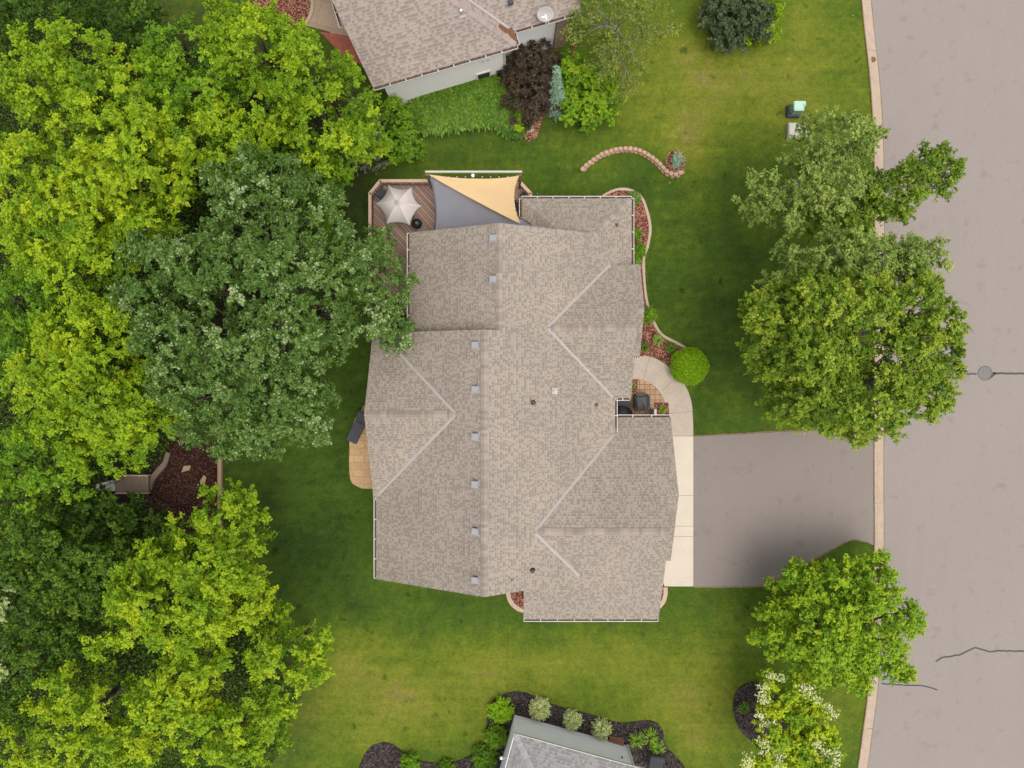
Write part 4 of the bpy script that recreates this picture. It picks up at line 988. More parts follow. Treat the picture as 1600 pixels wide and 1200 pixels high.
# ------------------------------------------------------------------ vegetation
def unit(v): return v/np.maximum(1e-9, np.linalg.norm(v, axis=-1, keepdims=True))
def leaf_mesh(name, P, Nrm, size, tone, m, parent=None, ratio=.62, axis=None):
    """one folded diamond leaf per point"""
    n = len(P)
    if n == 0: return None
    r = unit(RG.normal(size=(n, 3))) if axis is None else axis
    t = unit(np.cross(Nrm, r)) if axis is None else unit(axis-Nrm*np.sum(axis*Nrm, 1, keepdims=True))
    s_ = np.cross(Nrm, t)
    L = size[:, None]
    V = np.stack([P-t*L*.5, P+s_*L*.5*ratio+Nrm*L*.08, P+t*L*.5, P-s_*L*.5*ratio+Nrm*L*.08], 1).reshape(-1, 3).astype(np.float32)
    me = bpy.data.meshes.new(name)
    me.vertices.add(4*n); me.vertices.foreach_set("co", V.ravel())
    me.loops.add(4*n); me.loops.foreach_set("vertex_index", np.arange(4*n, dtype=np.int32))
    me.polygons.add(n); me.polygons.foreach_set("loop_start", np.arange(0, 4*n, 4, dtype=np.int32))
    me.update(calc_edges=True)
    a = me.attributes.new("tone", 'FLOAT', 'FACE'); a.data.foreach_set("value", np.clip(tone, 0, 1).astype(np.float32))
    return link(name, me, m, parent)

def crown(lobes, clump=.8, dens=1.1, leaves=170, zmin=1.0, tone=.5, tvar=.16, lvar=.12, flat=.7, spread=1.0, fill=.5, lsz=.19, droop=0.0):
    """lobes: (x, y, zc, rx, ry, rz). returns leaf arrays and clump centres"""
    CC = []; RCs = []; OUT = []; KIND = []
    for li, (x, y, zc, rx, ry, rz) in enumerate(lobes):
        A = math.pi*rx*ry; n = max(6, int(A*dens*1.35))
        d = unit(RG.normal(size=(n, 3))); d[:, 2] = np.where(d[:, 2] < -.25, -d[:, 2], d[:, 2])
        rad = RG.uniform(.66, 1.04, size=(n, 1))
        c = np.array([x, y, zc])+d*np.array([rx, ry, rz])*rad
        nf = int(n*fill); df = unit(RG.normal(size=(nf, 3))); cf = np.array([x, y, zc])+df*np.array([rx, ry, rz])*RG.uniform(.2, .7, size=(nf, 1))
        for cc, dd, kd in ((c, d, 0), (cf, df, 1)):
            keep = np.ones(len(cc), bool)
            for lj, (a, b, e, p, q_, r_) in enumerate(lobes):
                if lj == li: continue
                keep &= (((cc-np.array([a, b, e]))/np.array([p, q_, r_]))**2).sum(1) > (.42 if kd == 0 else .05)
            keep &= cc[:, 2] > zmin
            CC.append(cc[keep]); OUT.append(dd[keep]); KIND.append(np.full(keep.sum(), kd))
    CC = np.concatenate(CC); OUT = np.concatenate(OUT); KIND = np.concatenate(KIND); n = len(CC)
    RC = RG.uniform(.62, 1.25, n)*clump
    tc = RG.normal(0, tvar, n)+tone
    P = []; N_ = []; T = []
    for i in range(n):
        k = int(leaves*(RC[i]/clump)**2.2*(1 if KIND[i] == 0 else .5)); tw = int(RG.integers(7, 13))
        dirs = unit(RG.normal(size=(tw, 3))+OUT[i]*.7+np.array([0, 0, .45])); dirs[:, 2] *= flat
        ti = RG.integers(0, tw, k); t = RG.uniform(.12, 1, k)**.62
        ln = RG.uniform(.65, 1.15, tw)[ti]
        p = CC[i]+dirs[ti]*(RC[i]*t*ln*spread)[:, None]+RG.normal(0, .045*clump/.8+.015, (k, 3)); p[:, 2] -= droop*t*t*RC[i]
        P.append(p); N_.append(unit(dirs[ti]*.35+OUT[i]*.25+np.array([0, 0, .75])+RG.normal(0, .48, (k, 3))))
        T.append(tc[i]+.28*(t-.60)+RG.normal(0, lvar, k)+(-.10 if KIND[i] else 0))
    P = np.concatenate(P); N_ = np.concatenate(N_); T = np.concatenate(T)
    ok = P[:, 2] > .12
    return P[ok], N_[ok], RG.uniform(.65, 1.3, ok.sum())*lsz, T[ok], CC, RC
def limbs(mb, base, fork, CC, r0, every=3, n=7, seed=1, rt=.02):
    rr = random.Random(seed); b = Vector(base); f = Vector(fork)
    mid = b.lerp(f, .5)+Vector((rr.uniform(-.15, .15), rr.uniform(-.15, .15), 0))
    mb.tube(b-Vector((0, 0, .15)), b+Vector((0, 0, .25)), r0*1.45, r0*1.05, n, True); mb.tube(b+Vector((0, 0, .25)), mid, r0*1.05, r0*.9, n, False); mb.tube(mid, f, r0*.9, r0*.75, n, True)
    idx = list(range(0, len(CC), every)); rr.shuffle(idx)
    mains = []; K = max(4, min(9, len(idx)//5))
    for a in idx[:K]:
        c = Vector(CC[a]); m1 = f.lerp(c, .45)+Vector((rr.uniform(-.3, .3), rr.uniform(-.3, .3), .3)); mb.tube(f, m1, r0*.55, r0*.36, 6, False); mb.tube(m1, c, r0*.36, rt, 5, True); mains.append(m1)
    for a in idx[K:]:
        c = Vector(CC[a]); m1 = min(mains, key=lambda q_: (q_-c).length)
        m2 = m1.lerp(c, .5)+Vector((rr.uniform(-.25, .25), rr.uniform(-.25, .25), rr.uniform(-.1, .2)))
        mb.tube(m1, m2, r0*.22, r0*.13, 5, False); mb.tube(m2, c, r0*.13, rt*.7, 4, True)
def tree(name, label, cat, base, h, lobes_px, m, group=None, bark='bark', r0=.2, fork=.35, every=3, lean=(0, 0), **kw):
    """lobes_px: (px, py, rx_px, ry_px, z_centre, rz)"""
    lb = []
    for (px, py, rx, ry, zc, rz) in lobes_px:
        zt = zc+rz*.45; x, y, _ = W(px, py, zt); s_ = F/(CAMH-zt); lb.append((x, y, zc, rx/s_*.98, ry/s_*.98, rz))
    wts = np.array([l[3]*l[4] for l in lb]); bx = float(np.dot([l[0] for l in lb], wts)/wts.sum())+lean[0]; by = float(np.dot([l[1] for l in lb], wts)/wts.sum())+lean[1]; bx *= 1.13; by *= 1.13; t = empty(name, (bx, by, float(ground_z(bx, by)[0])), label, cat, group)
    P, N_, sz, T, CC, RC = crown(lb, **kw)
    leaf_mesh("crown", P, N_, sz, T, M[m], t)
    mb = MB(); f = (bx*.7+.3*np.mean([l[0] for l in lb]), by*.7+.3*np.mean([l[1] for l in lb]), h*fork*.8)
    limbs(mb, (bx, by, 0), f, CC, r0, every*2, seed=len(CC)); mb.build("trunk", M[bark], t, smooth=True)
    t["_n"] = len(P); del t["_n"]
    return t
NL_TOTAL = 0

GW = "tall woodland trees on the left"
K1 = dict(clump=.60, dens=2.2, leaves=270, lsz=.125, fill=.6, tone=.50, tvar=.16, lvar=.10)
def lime(label, base, lob, h=11, m='lf_lime', **o):
    k = dict(K1); k.update(o); return tree("tree", label, "tree", base, h, lob, m, GW, every=4, r0=.2, **k)
# north-west: bright lime crowns
lime("bright lime tree beside the top neighbour's white wall, nearest the umbrella deck", (520, 190), [(530, 150, 72, 62, 7.0, 3.2), (480, 110, 60, 58, 8.0, 3.0), (500, 215, 62, 52, 6.0, 2.8), (552, 195, 42, 50, 5.6, 2.4)], 10)
lime("lime tree below the small lawn gap at the top edge, between two lime neighbours", (420, 110), [(400, 75, 78, 62, 7.8, 3.0), (360, 40, 40, 45, 7.2, 2.6), (440, 60, 48, 42, 7.5, 2.6), (410, 165, 70, 50, 6.4, 2.6)], 10, tone=.55)
lime("fresh green tree right of the dark crowns in the top left corner", (290, 110), [(290, 80, 70, 60, 7.2, 2.8), (250, 130, 58, 50, 6.8, 2.6), (320, 150, 60, 50, 6.2, 2.6)], 10, m='lf_lime2', tone=.50)
lime("broad yellow-green tree filling the wood near the top left corner", (120, 120), [(110, 90, 85, 55, 8.4, 3.0), (60, 130, 65, 60, 7.6, 3.0), (160, 150, 75, 62, 8.0, 3.0), (105, 190, 80, 55, 7.8, 2.8)], 12, tone=.60)
lime("yellowest lime tree in the middle of the upper left wood", (200, 260), [(195, 225, 75, 65, 8.6, 3.2), (150, 290, 70, 65, 8.2, 3.0), (215, 310, 50, 55, 7.5, 2.6)], 12, tone=.68)
lime("lime tree directly above the grey-green oak", (310, 230), [(300, 200, 65, 58, 7.4, 2.8), (350, 230, 55, 45, 6.8, 2.6), (270, 270, 48, 50, 6.6, 2.4)], 10, tone=.62)
lime("shaded green tree between the oak top and the lime tree by the deck", (450, 240), [(450, 245, 60, 48, 5.0, 2.4), (500, 275, 40, 40, 4.4, 2.2), (490, 340, 30, 50, 3.5, 2.0)], 7, m='lf_lime2', tone=.32)
lime("bright lime tree on the left photo edge, level with the oak's top", (40, 280), [(35, 270, 75, 80, 8.2, 3.2), (85, 340, 70, 65, 8.0, 3.0), (30, 370, 62, 60, 7.4, 2.8)], 12, tone=.66)
lime("lime tree touching the upper left side of the grey-green oak", (150, 380), [(150, 380, 60, 52, 7.2, 2.8), (115, 430, 62, 50, 7.0, 2.6), (180, 430, 38, 42, 6.4, 2.4), (215, 335, 40, 35, 6.6, 2.2)], 10, tone=.58)
lime("darker green tree on the left edge under the row of lime trees", (30, 470), [(30, 470, 62, 60, 6.2, 2.6), (45, 560, 60, 50, 5.6, 2.4)], 9, m='lf_lime2', tone=.42)
lime("yellow-tipped lime tree left of the oak at mid height of the photo", (110, 540), [(115, 510, 70, 48, 7.6, 2.8), (90, 570, 60, 50, 7.8, 2.8), (150, 560, 50, 45, 7.0, 2.6), (60, 610, 55, 45, 6.8, 2.6)], 11, tone=.66)
lime("wide lime tree overhanging the plank footbridge and dark play area", (170, 670), [(150, 640, 75, 52, 7.2, 2.6), (215, 660, 58, 50, 6.8, 2.4), (90, 670, 60, 50, 7.0, 2.6), (165, 710, 80, 36, 6.2, 2.2), (225, 600, 40, 32, 6, 2.2)], 10, tone=.58)
lime("fresh green tree on the left edge beside the footbridge", (50, 730), [(40, 710, 62, 55, 6.8, 2.6), (85, 745, 45, 38, 6.0, 2.2), (15, 780, 40, 45, 5.5, 2.2)], 9, m='lf_lime2', tone=.55)
# dark corner
KD = dict(clump=.58, dens=2.6, leaves=150, lsz=.15, tone=.48, tvar=.15, lvar=.13)
def dark(label, base, lob, h=8, **o):
    k = dict(KD); k.update(o); return tree("tree", label, "tree", base, h, lob, 'lf_dark', GW, every=5, r0=.16, **k)
dark("dark green tree in the very top left corner", (50, 25), [(50, 10, 80, 40, 6.5, 2.6), (20, 55, 50, 40, 6, 2.4)], tone=.55)
dark("dark green tree at the top edge, left of the small lawn gap", (170, 30), [(165, 10, 70, 42, 6, 2.4), (205, 45, 40, 38, 5.2, 2.2)])
dark("shaded dark green tree low on the left edge below the footbridge", (50, 850), [(40, 840, 62, 55, 5.6, 2.4), (80, 890, 58, 50, 5.8, 2.4), (25, 910, 50, 50, 5.4, 2.4)], tone=.66)
dark("shaded dark shrubby tree just under the plank footbridge", (190, 810), [(190, 815, 75, 40, 2.6, 1.6), (130, 820, 60, 42, 3.4, 1.8), (225, 850, 40, 38, 2.4, 1.4)], 5, tone=.44)
dark("dark green tree left of the large lower lime tree", (130, 900), [(125, 885, 62, 52, 5.4, 2.4), (155, 930, 48, 45, 4.8, 2.2), (75, 960, 60, 50, 5.2, 2.4)], tone=.60)
dark("dark green tree on the left edge above the bottom left lime crown", (60, 1040), [(50, 1020, 62, 48, 5.4, 2.4), (105, 1010, 48, 40, 4.8, 2.2), (20, 1090, 40, 50, 5.8, 2.4)], tone=.62)
# south-west lime group
lime("lime tree standing alone right of the dark play area", (360, 830), [(350, 805, 58, 45, 6.2, 2.4), (370, 850, 48, 42, 6.0, 2.2), (292, 832, 30, 26, 5.2, 1.8)], 9, tone=.56)
lime("largest lime tree of the lower left group, its crown nearest its centre", (280, 940), [(320, 900, 66, 55, 8.0, 2.8), (225, 930, 62, 52, 8.2, 2.8), (290, 970, 72, 50, 8.0, 2.8), (180, 985, 50, 40, 7.4, 2.6), (375, 940, 42, 50, 6.8, 2.4), (245, 885, 36, 36, 7.2, 2.2)], 12, tone=.66)
lime("lime tree reaching furthest right onto the lower lawn", (440, 1030), [(445, 1025, 62, 50, 7.0, 2.6), (480, 1045, 34, 38, 6.6, 2.2), (420, 985, 30, 30, 6, 2.0)], 10, tone=.60)
lime("lime tree at the lower lawn edge under the far-reaching crown", (390, 1120), [(385, 1110, 52, 55, 6.6, 2.6), (350, 1160, 60, 45, 6.8, 2.6), (410, 1160, 30, 38, 5.6, 2.2)], 10, tone=.58)
lime("yellow-green tree at the bottom edge of the photo in the lower left group", (280, 1130), [(260, 1085, 62, 48, 7.6, 2.8), (270, 1150, 60, 46, 7.8, 2.8), (300, 1030, 55, 38, 7.0, 2.4)], 11, tone=.72)
lime("yellow-green tree near the bottom left corner of the photo", (140, 1140), [(150, 1120, 62, 50, 7.6, 2.8), (175, 1165, 52, 48, 7.6, 2.8), (115, 1075, 60, 42, 6.8, 2.6), (60, 1160, 60, 55, 6.8, 2.6)], 11, tone=.66)
tree("tree", "small pale silvery tree cut by the left edge of the photo", "tree", (4, 940), 8, [(-8, 945, 26, 40, 6.4, 1.8), (12, 1035, 22, 22, 6.4, 1.6)], 'lf_varieg', GW, every=5, r0=.12, clump=.6, dens=1.6, leaves=200, lsz=.15, tone=.12)
# the oak
tree("oak_tree", "large grey-green oak between the lime wood and the house, overhanging the deck", "tree", (400, 500), 12,
     [(395, 290, 80, 62, 7.6, 2.6), (470, 320, 60, 60, 7.0, 2.4), (330, 330, 34, 40, 6.6, 2.0), (250, 400, 72, 58, 7.4, 2.6), (345, 430, 78, 58, 8.0, 2.8), (440, 420, 85, 66, 8.2, 3.0), (535, 410, 62, 62, 7.2, 2.6), (600, 440, 46, 44, 6.0, 2.0), (604, 510, 36, 42, 5.6, 1.8),
      (560, 490, 54, 52, 6.6, 2.4), (230, 470, 58, 55, 7.0, 2.6), (270, 540, 68, 55, 7.6, 2.6), (360, 540, 80, 60, 8.2, 2.8), (460, 530, 72, 58, 7.8, 2.6), (300, 610, 66, 50, 7.4, 2.6), (400, 620, 76, 54, 7.8, 2.6), (475, 600, 50, 45, 7.0, 2.4), (390, 680, 84, 38, 6.8, 2.2), (330, 665, 50, 36, 6.6, 2.2), (470, 655, 48, 34, 6.4, 2.0), (590, 380, 34, 30, 5.8, 1.8)],
     'lf_oak', None, 'bark', .34, .3, 5, clump=.60, dens=2.5, leaves=300, lsz=.12, tone=.49, tvar=.13, lvar=.20, fill=.6)
# street side trees
tree("birch_tree", "pale green airy birch beside the street and the utility boxes", "tree", (1320, 300), 10,
     [(1306, 215, 50, 46, 7.0, 2.2), (1240, 275, 58, 36, 6.4, 1.9), (1330, 220, 34, 42, 6.4, 2.0), (1250, 320, 58, 36, 5.8, 2.0), (1310, 290, 45, 42, 6.2, 2.2), (1195, 310, 28, 30, 5.2, 1.6), (1365, 225, 22, 22, 5.2, 1.4)],
     'lf_birch', None, 'bark_pale', .16, .3, 2, clump=.56, dens=2.9, leaves=210, lsz=.13, tone=.55, tvar=.12, lvar=.15, spread=1.15)
tree("birch_tree", "leaning tree whose long branch reaches furthest over the street", "tree", (1350, 330), 9,
     [(1445, 272, 52, 42, 6.2, 1.5), (1402, 300, 50, 38, 5.8, 1.6), (1358, 318, 44, 38, 5.2, 1.6), (1474, 262, 28, 30, 6.2, 1.2), (1310, 345, 50, 34, 5.0, 1.5)],
     'lf_elm', None, 'bark_pale', .16, .3, 2, lean=(-2.4, -.3), clump=.50, dens=3.6, leaves=180, lsz=.13, tone=.58, tvar=.14, lvar=.14, spread=1.1)
tree("tree", "pale olive-green crown between the leaning tree and the big street tree", "tree", (1350, 410), 9,
     [(1290, 405, 62, 48, 6.2, 2.2), (1350, 410, 55, 50, 6.6, 2.2), (1410, 405, 52, 36, 6.4, 1.8), (1250, 440, 40, 36, 5.6, 1.8), (1455, 400, 22, 26, 6.0, 1.2)],
     'lf_birch', None, 'bark_pale', .15, .3, 2, clump=.56, dens=3.2, leaves=210, lsz=.13, tone=.52, tvar=.14, lvar=.14, spread=1.15)
tree("street_tree", "biggest tree on the street side, its round crown over kerb and road", "tree", (1350, 560), 12,
     [(1235, 490, 62, 50, 6.6, 2.4), (1290, 470, 62, 48, 7.4, 2.4), (1360, 480, 62, 50, 7.8, 2.4), (1430, 480, 52, 55, 7.2, 2.2), (1475, 520, 30, 52, 6.4, 1.8), (1215, 545, 42, 50, 6.4, 2.2), (1270, 560, 55, 52, 7.6, 2.4), (1420, 560, 52, 46, 7.4, 2.2), (1475, 580, 26, 26, 6, 1.4),
      (1240, 620, 42, 40, 6.4, 2.0), (1300, 630, 55, 50, 7.4, 2.4), (1375, 620, 62, 46, 7.6, 2.4), (1365, 660, 55, 30, 6.8, 2.0), (1455, 620, 44, 32, 6.2, 1.6), (1320, 545, 32, 30, 7.0, 1.6)],
     'lf_elm', None, 'bark_pale', .26, .32, 2, clump=.56, dens=4.2, leaves=190, lsz=.14, tone=.68, tvar=.15, lvar=.10, fill=.7)
tree("street_tree", "fresh lime-green round tree between the driveway and the street", "tree", (1320, 970), 7,
     [(1310, 930, 66, 50, 3.6, 2.4), (1250, 920, 48, 44, 2.8, 2.2), (1360, 920, 48, 46, 3.2, 2.2), (1290, 985, 72, 50, 4.2, 2.4), (1370, 985, 60, 55, 3.8, 2.4), (1225, 985, 42, 48, 2.8, 2.0), (1310, 1035, 66, 45, 3.4, 2.2), (1395, 1040, 32, 34, 2.4, 1.8), (1412, 970, 28, 38, 2.6, 1.6), (1330, 1068, 40, 20, 2.0, 1.5), (1375, 880, 24, 20, 2.0, 1.3)],
     'lf_lime2', None, 'bark', .18, .3, 3, clump=.52, dens=3.6, leaves=175, lsz=.135, tone=.74, tvar=.14, lvar=.10)
# lilac tree with cream blossom
t = tree("flowering_tree", "yellow-green tree with cream blossom clusters beside the black mulch crescent", "tree", (1240, 1150), 4.5,
     [(1210, 1090, 32, 30, 3.2, 1.1), (1250, 1085, 30, 26, 3.2, 1.1), (1215, 1140, 38, 36, 3.4, 1.2), (1260, 1130, 38, 36, 3.0, 1.1), (1215, 1185, 42, 30, 3.3, 1.1), (1280, 1180, 36, 34, 3.3, 1.1), (1240, 1160, 34, 34, 3.0, 1.1), (1285, 1130, 20, 26, 3.0, 1.0)],
     'lf_lime', None, 'bark', .09, .25, 3, clump=.45, dens=4.2, leaves=160, lsz=.15, tone=.72, tvar=.26, lvar=.12, fill=.3)
P = []; Nn = []
for (px, py) in [(1205, 1058), (1193, 1074), (1190, 1085), (1194, 1094), (1222, 1060), (1266, 1076), (1268, 1087), (1276, 1093), (1294, 1105), (1302, 1116), (1186, 1117), (1193, 1131), (1206, 1132), (1191, 1160), (1198, 1162), (1208, 1165), (1212, 1168), (1278, 1162), (1292, 1185), (1306, 1187), (1305, 1175), (1214, 1195), (1220, 1182), (1169, 1198), (1170, 1186), (1278, 1164), (1255, 1075), (1303, 1192), (1289, 1176), (1194, 1174)]:
    x, y, z = W(px, py, 4.35); k = 46
    P.append(np.array([x, y, z])+RG.normal(0, 1, (k, 3))*np.array([.16, .13, .10])); Nn.append(unit(np.array([0, 0, 1.])+RG.normal(0, .5, (k, 3))))
P = np.concatenate(P); Nn = np.concatenate(Nn); leaf_mesh("blossom", P, Nn, RG.uniform(.06, .12, len(P)), RG.uniform(0, 1, len(P)), M['lf_cream'], t, .9)
# crab apple, thin crown
tree("tree", "thin twiggy olive-green tree in front of the top neighbour's stone pier", "tree", (965, 90), 5.5,
     [(930, 50, 42, 36, 3.8, 1.2), (975, 40, 48, 40, 4.0, 1.3), (1015, 30, 38, 34, 3.8, 1.1), (960, 95, 48, 36, 3.6, 1.2), (985, 110, 22, 26, 3.0, 1.0), (905, 20, 30, 24, 3.6, 1.0), (950, 10, 34, 24, 3.8, 1.0)],
     'lf_crab', None, 'bark_pale', .10, .3, 1, clump=.62, dens=1.8, leaves=110, lsz=.12, tone=.5, tvar=.14, lvar=.18, spread=1.35, fill=.3)

# shrubs
def shrub(name, label, cat, px, py, rx, ry, h, m, group=None, clump=.35, dens=4.0, leaves=60, lsz=.10, tone=.5, tvar=.12, lvar=.15, extra=(), stem=True, **kw):
    zc = h*.45; lb = []
    for (a, b, c, d) in [(px, py, rx, ry)]+list(extra):
        x, y, _ = W(a, b, h*.7); s_ = F/(CAMH-h*.7); lb.append((x, y, zc, max(.1, c/s_-clump*.35), max(.1, d/s_-clump*.35), h*.52))
    x, y, _ = W(px, py, 0); g0 = float(ground_z(lb[0][0], lb[0][1])[0]); t = empty(name, (lb[0][0], lb[0][1], g0), label, cat, group)
    P, N_, sz, T, CC, RC = crown(lb, clump=clump, dens=dens, leaves=int(leaves*2.2), lsz=lsz*1.15, zmin=.05, tone=tone, tvar=tvar, lvar=lvar, **kw)
    P[:, 2] = np.maximum(P[:, 2], .05)+g0
    leaf_mesh("foliage", P, N_, sz, T, M[m], t)
    if stem:
        mb = MB(); c0_ = Vector((lb[0][0], lb[0][1], g0+.02))
        for i in range(0, len(CC), max(1, len(CC)//9)): mb.tube(c0_, Vector(CC[i])+Vector((0, 0, g0)), .03, .012, 5)
        mb.build("stems", M['bark'], t)
    return t
def ball(name, label, px, py, r, h, m, n=9000, lsz=.07, group=None, tone=.5, rough=.05, ryf=1.0):
    s_ = F/(CAMH-h*.6); x, y, _ = W(px, py, h*.55); g0 = float(ground_z(x, y)[0]); t = empty(name, (x, y, g0), label, "shrub", group)
    d = unit(RG.normal(size=(n, 3))); d[:, 2] = np.where(d[:, 2] < -.4, -d[:, 2], d[:, 2]); R_ = r/s_
    rad = (1+.045*np.sin(d[:, :1]*5+3)*np.cos(d[:, 1:2]*4)+.05*np.sin(d[:, :1]*17)*np.sin(d[:, 1:2]*15+1)*np.cos(d[:, 2:]*13))*RG.uniform(.80, 1.02, (n, 1)); rad[::60] *= 1.08
    P = np.array([x, y, h*.5])+d*np.array([R_, R_*ryf, h*.52])*rad; P[:, 2] = np.maximum(P[:, 2], .04)+g0
    N_ = unit(d*.5+RG.normal(0, .55, (n, 3))+np.array([0, 0, .3]))
    leaf_mesh("foliage", P, N_, RG.uniform(.7, 1.3, n)*lsz, tone+RG.normal(0, .24, n), M[m], t, .5)
    mb = MB(); mb.tube((x, y, g0), (x, y, g0+h*.6), .05, .03); mb.build("stems", M['bark'], t)
    return t
ball("round_shrub", "clipped bright lime ball shrub where the curved walk meets the lawn", 1077, 572, 29.5, 1.35, 'lf_ball', 16000, .085, tone=.5)
shrub("barberry_bush", "big dark purple-brown bush beside the top neighbour's wall", "bush", 833, 128, 52, 66, 1.9, 'lf_barb', clump=.34, dens=7.5, leaves=75, lsz=.085, tone=.45, extra=[(836, 88, 48, 38)])
shrub("bush", "bright lime bush right of the blue weeping spruce", "bush", 922, 152, 56, 44, 1.9, 'lf_lime2', clump=.36, dens=6, leaves=75, lsz=.11, tone=.62, extra=[(900, 118, 32, 42), (908, 172, 36, 30)])
shrub("bush", "green rounded bush at the right end of the neighbour's lily bed, near the deck", "bush", 620, 205, 42, 52, 2.2, 'lf_lime2', clump=.42, dens=5, leaves=80, lsz=.12, tone=.44, extra=[(618, 168, 20, 18), (632, 222, 24, 22)])
shrub("bush", "grey-brown twiggy bush under the lime tree above the deck", "bush", 580, 240, 34, 34, 1.7, 'lf_grey', clump=.45, dens=2.6, leaves=65, lsz=.10, tone=.5, extra=[(552, 255, 24, 22), (593, 205, 18, 30)], spread=1.2)
shrub("bush", "small chartreuse bush beside the pale boulder", "bush", 810, 194, 10, 11, .8, 'lf_char', clump=.22, dens=10, leaves=50, lsz=.12, tone=.5)
shrub("bush", "dark evergreen round bush cut by the top edge near the street", "bush", 1154, 26, 62, 52, 2.2, 'lf_pine', clump=.30, dens=9, leaves=80, lsz=.09, tone=.55, extra=[(1150, 0, 50, 34)])
shrub("bush", "yellow-green bush showing behind the dark evergreen bush at the top", "bush", 1200, 28, 36, 46, 1.2, 'lf_char', clump=.34, dens=4, leaves=60, lsz=.11, tone=.30, extra=[(1180, 60, 22, 12), (1205, -5, 22, 22)])
def rosette(label, px, py, r, m, h=.5, n=90, cat="plant", name="perennial_plant", wd=.14, tone=.5, group=None):
    x, y, _ = W(px, py, .1); s_ = F/CAMH; R_ = r/s_; g0 = float(ground_z(x, y)[0]); t = empty(name, (x, y, g0), label, cat, group)
    P = []; A = []; Nn = []; Sz = []; T_ = []
    for i in range(n):
        a = random.uniform(0, 2*math.pi); L_ = R_*random.uniform(.6, 1.1); tn = random.gauss(tone, .15)
        for k in range(3):
            u = (k+.5)/3; zz = h*math.sin(min(1, u*1.15)*math.pi*.72)*random.uniform(.9, 1.1)+.05
            P.append((x+math.cos(a)*L_*u, y+math.sin(a)*L_*u, zz+g0)); sl = h*2.2*math.cos(u*math.pi*.8)/max(L_, .1)*.4
            A.append((math.cos(a), math.sin(a), sl)); Nn.append((-math.cos(a)*sl, -math.sin(a)*sl, 1)); Sz.append(L_*.50); T_.append(tn+u*.12)
    A = unit(np.array(A)); Nn = unit(np.array(Nn)+RG.normal(0, .15, (len(A), 3)))
    leaf_mesh("leaves", np.array(P), Nn, np.array(Sz), np.array(T_), M[m], t, wd*2, A)
    mb = MB(); mb.lathe((x, y, g0), [(.05, 0), (.04, .06), (.01, .1)], 8); mb.build("root_crown", M['bark'], t)
    return t
rosette("pale green clump in the red mulch between house corner and curved walk", 1027, 532, 9, 'lf_birch', .35, 110, wd=.25)
rosette("dark green clump nearest the clipped lime ball shrub", 1047, 544, 9, 'lf_dark', .35, 100, wd=.25, tone=.7)
rosette("dark green clump against the house at the top end of the curved walk", 1006, 543, 8, 'lf_dark', .3, 80, wd=.25, tone=.6)
rosette("green star-shaped plant in the square planter by the white post", 1034, 640, 6.5, 'lf_lime2', .25, 50, wd=.25)
rosette("low green plant in the narrow planter of the entry court", 987, 604, 6, 'lf_lime2', .25, 50, wd=.25, tone=.3)
rosette("dark green tuft inside the black mulch crescent beside the blossom tree", 1161, 1104, 10, 'lf_lime2', .35, 80, wd=.16, tone=.30)
for (px, py, lab) in [(994, 1152, "left lily clump of three at the right end of the black mulch"), (1014, 1147, "upper lily clump of three at the right end of the black mulch"), (1025, 1164, "lower right lily clump of three in the black mulch")]:
    rosette(lab, px, py, 14, 'lf_lime2', .45, 75, wd=.07, tone=.55, group="lily clumps in the black mulch")
# shrubs in the south bed
def cushion(label, px, py, r, h, m, tone, group):
    s_ = F/(CAMH-h*.6); x, y, _ = W(px, py, h*.55); t = empty("shrub", (x, y, 0), label, "shrub", group); R_ = r/s_
    n = 150 if r > 17 else 110; P = []; A = []; Nn = []; Sz = []; T_ = []
    d = unit(RG.normal(size=(n, 3))); d[:, 2] = np.abs(d[:, 2])*.9+.02; d = unit(d)
    for i in range(n):
        tip = np.array([x, y, h*.15])+d[i]*np.array([R_, R_, h*.85])*random.uniform(.85, 1.05); tn = random.gauss(tone, .13)
        k = 16; off = RG.normal(0, .055, (k, 3)); P.append(tip-d[i]*RG.uniform(0, .28, (k, 1))+off)
        A.append(unit(d[i]+RG.normal(0, .5, (k, 3)))); Nn.append(unit(np.array([0, 0, .8])+d[i]*.5+RG.normal(0, .45, (k, 3)))); Sz.append(RG.uniform(.09, .16, k)); T_.append(tn+RG.normal(0, .12, k))
    P = np.concatenate(P); P[:, 2] = np.maximum(P[:, 2], .06)
    leaf_mesh("foliage", P, np.concatenate(Nn), np.concatenate(Sz), np.concatenate(T_), M[m], t, .42, np.concatenate(A))
    mb = MB()
    for i in range(0, n, 12): mb.tube((x, y, .02), tuple(np.array([x, y, h*.15])+d[i]*np.array([R_, R_, h*.85])*.7), .015, .008, 5)
    mb.build("stems", M['bark'], t)
G2 = "shrubs planted in the black mulch bed"
cushion("brightest lime shrub at the top left of the black mulch bed", 782, 1112, 21, .9, 'lf_ball', .50, G2)
cushion("middle green shrub of three left of the grey roof", 774, 1153, 19, .9, 'lf_lime2', .52, G2)
cushion("lowest and darkest green shrub of three left of the grey roof", 757, 1186, 22, .9, 'lf_lime2', .40, G2)
cushion("green shrub cut by the bottom edge, furthest left in the black mulch", 640, 1195, 17, .8, 'lf_lime2', .52, G2)
cushion("green shrub cut by the bottom edge between two others in the black mulch", 697, 1203, 13, .8, 'lf_lime2', .45, G2)
cushion("low leafy bush at the house corner beside the stone edging", 1014, 492, 13, .9, 'lf_lime2', .55, None)
cushion("pale green shrub at the tip of the house's north-east corner bed", 991, 309, 11, .6, 'lf_birch', .45, None)
cushion("upper green shrub of the pair under the east gutter", 992, 366, 11, .7, 'lf_lime2', .42, None)
cushion("larger lower green shrub of the pair under the east gutter", 998, 391, 13, .7, 'lf_lime2', .52, None)
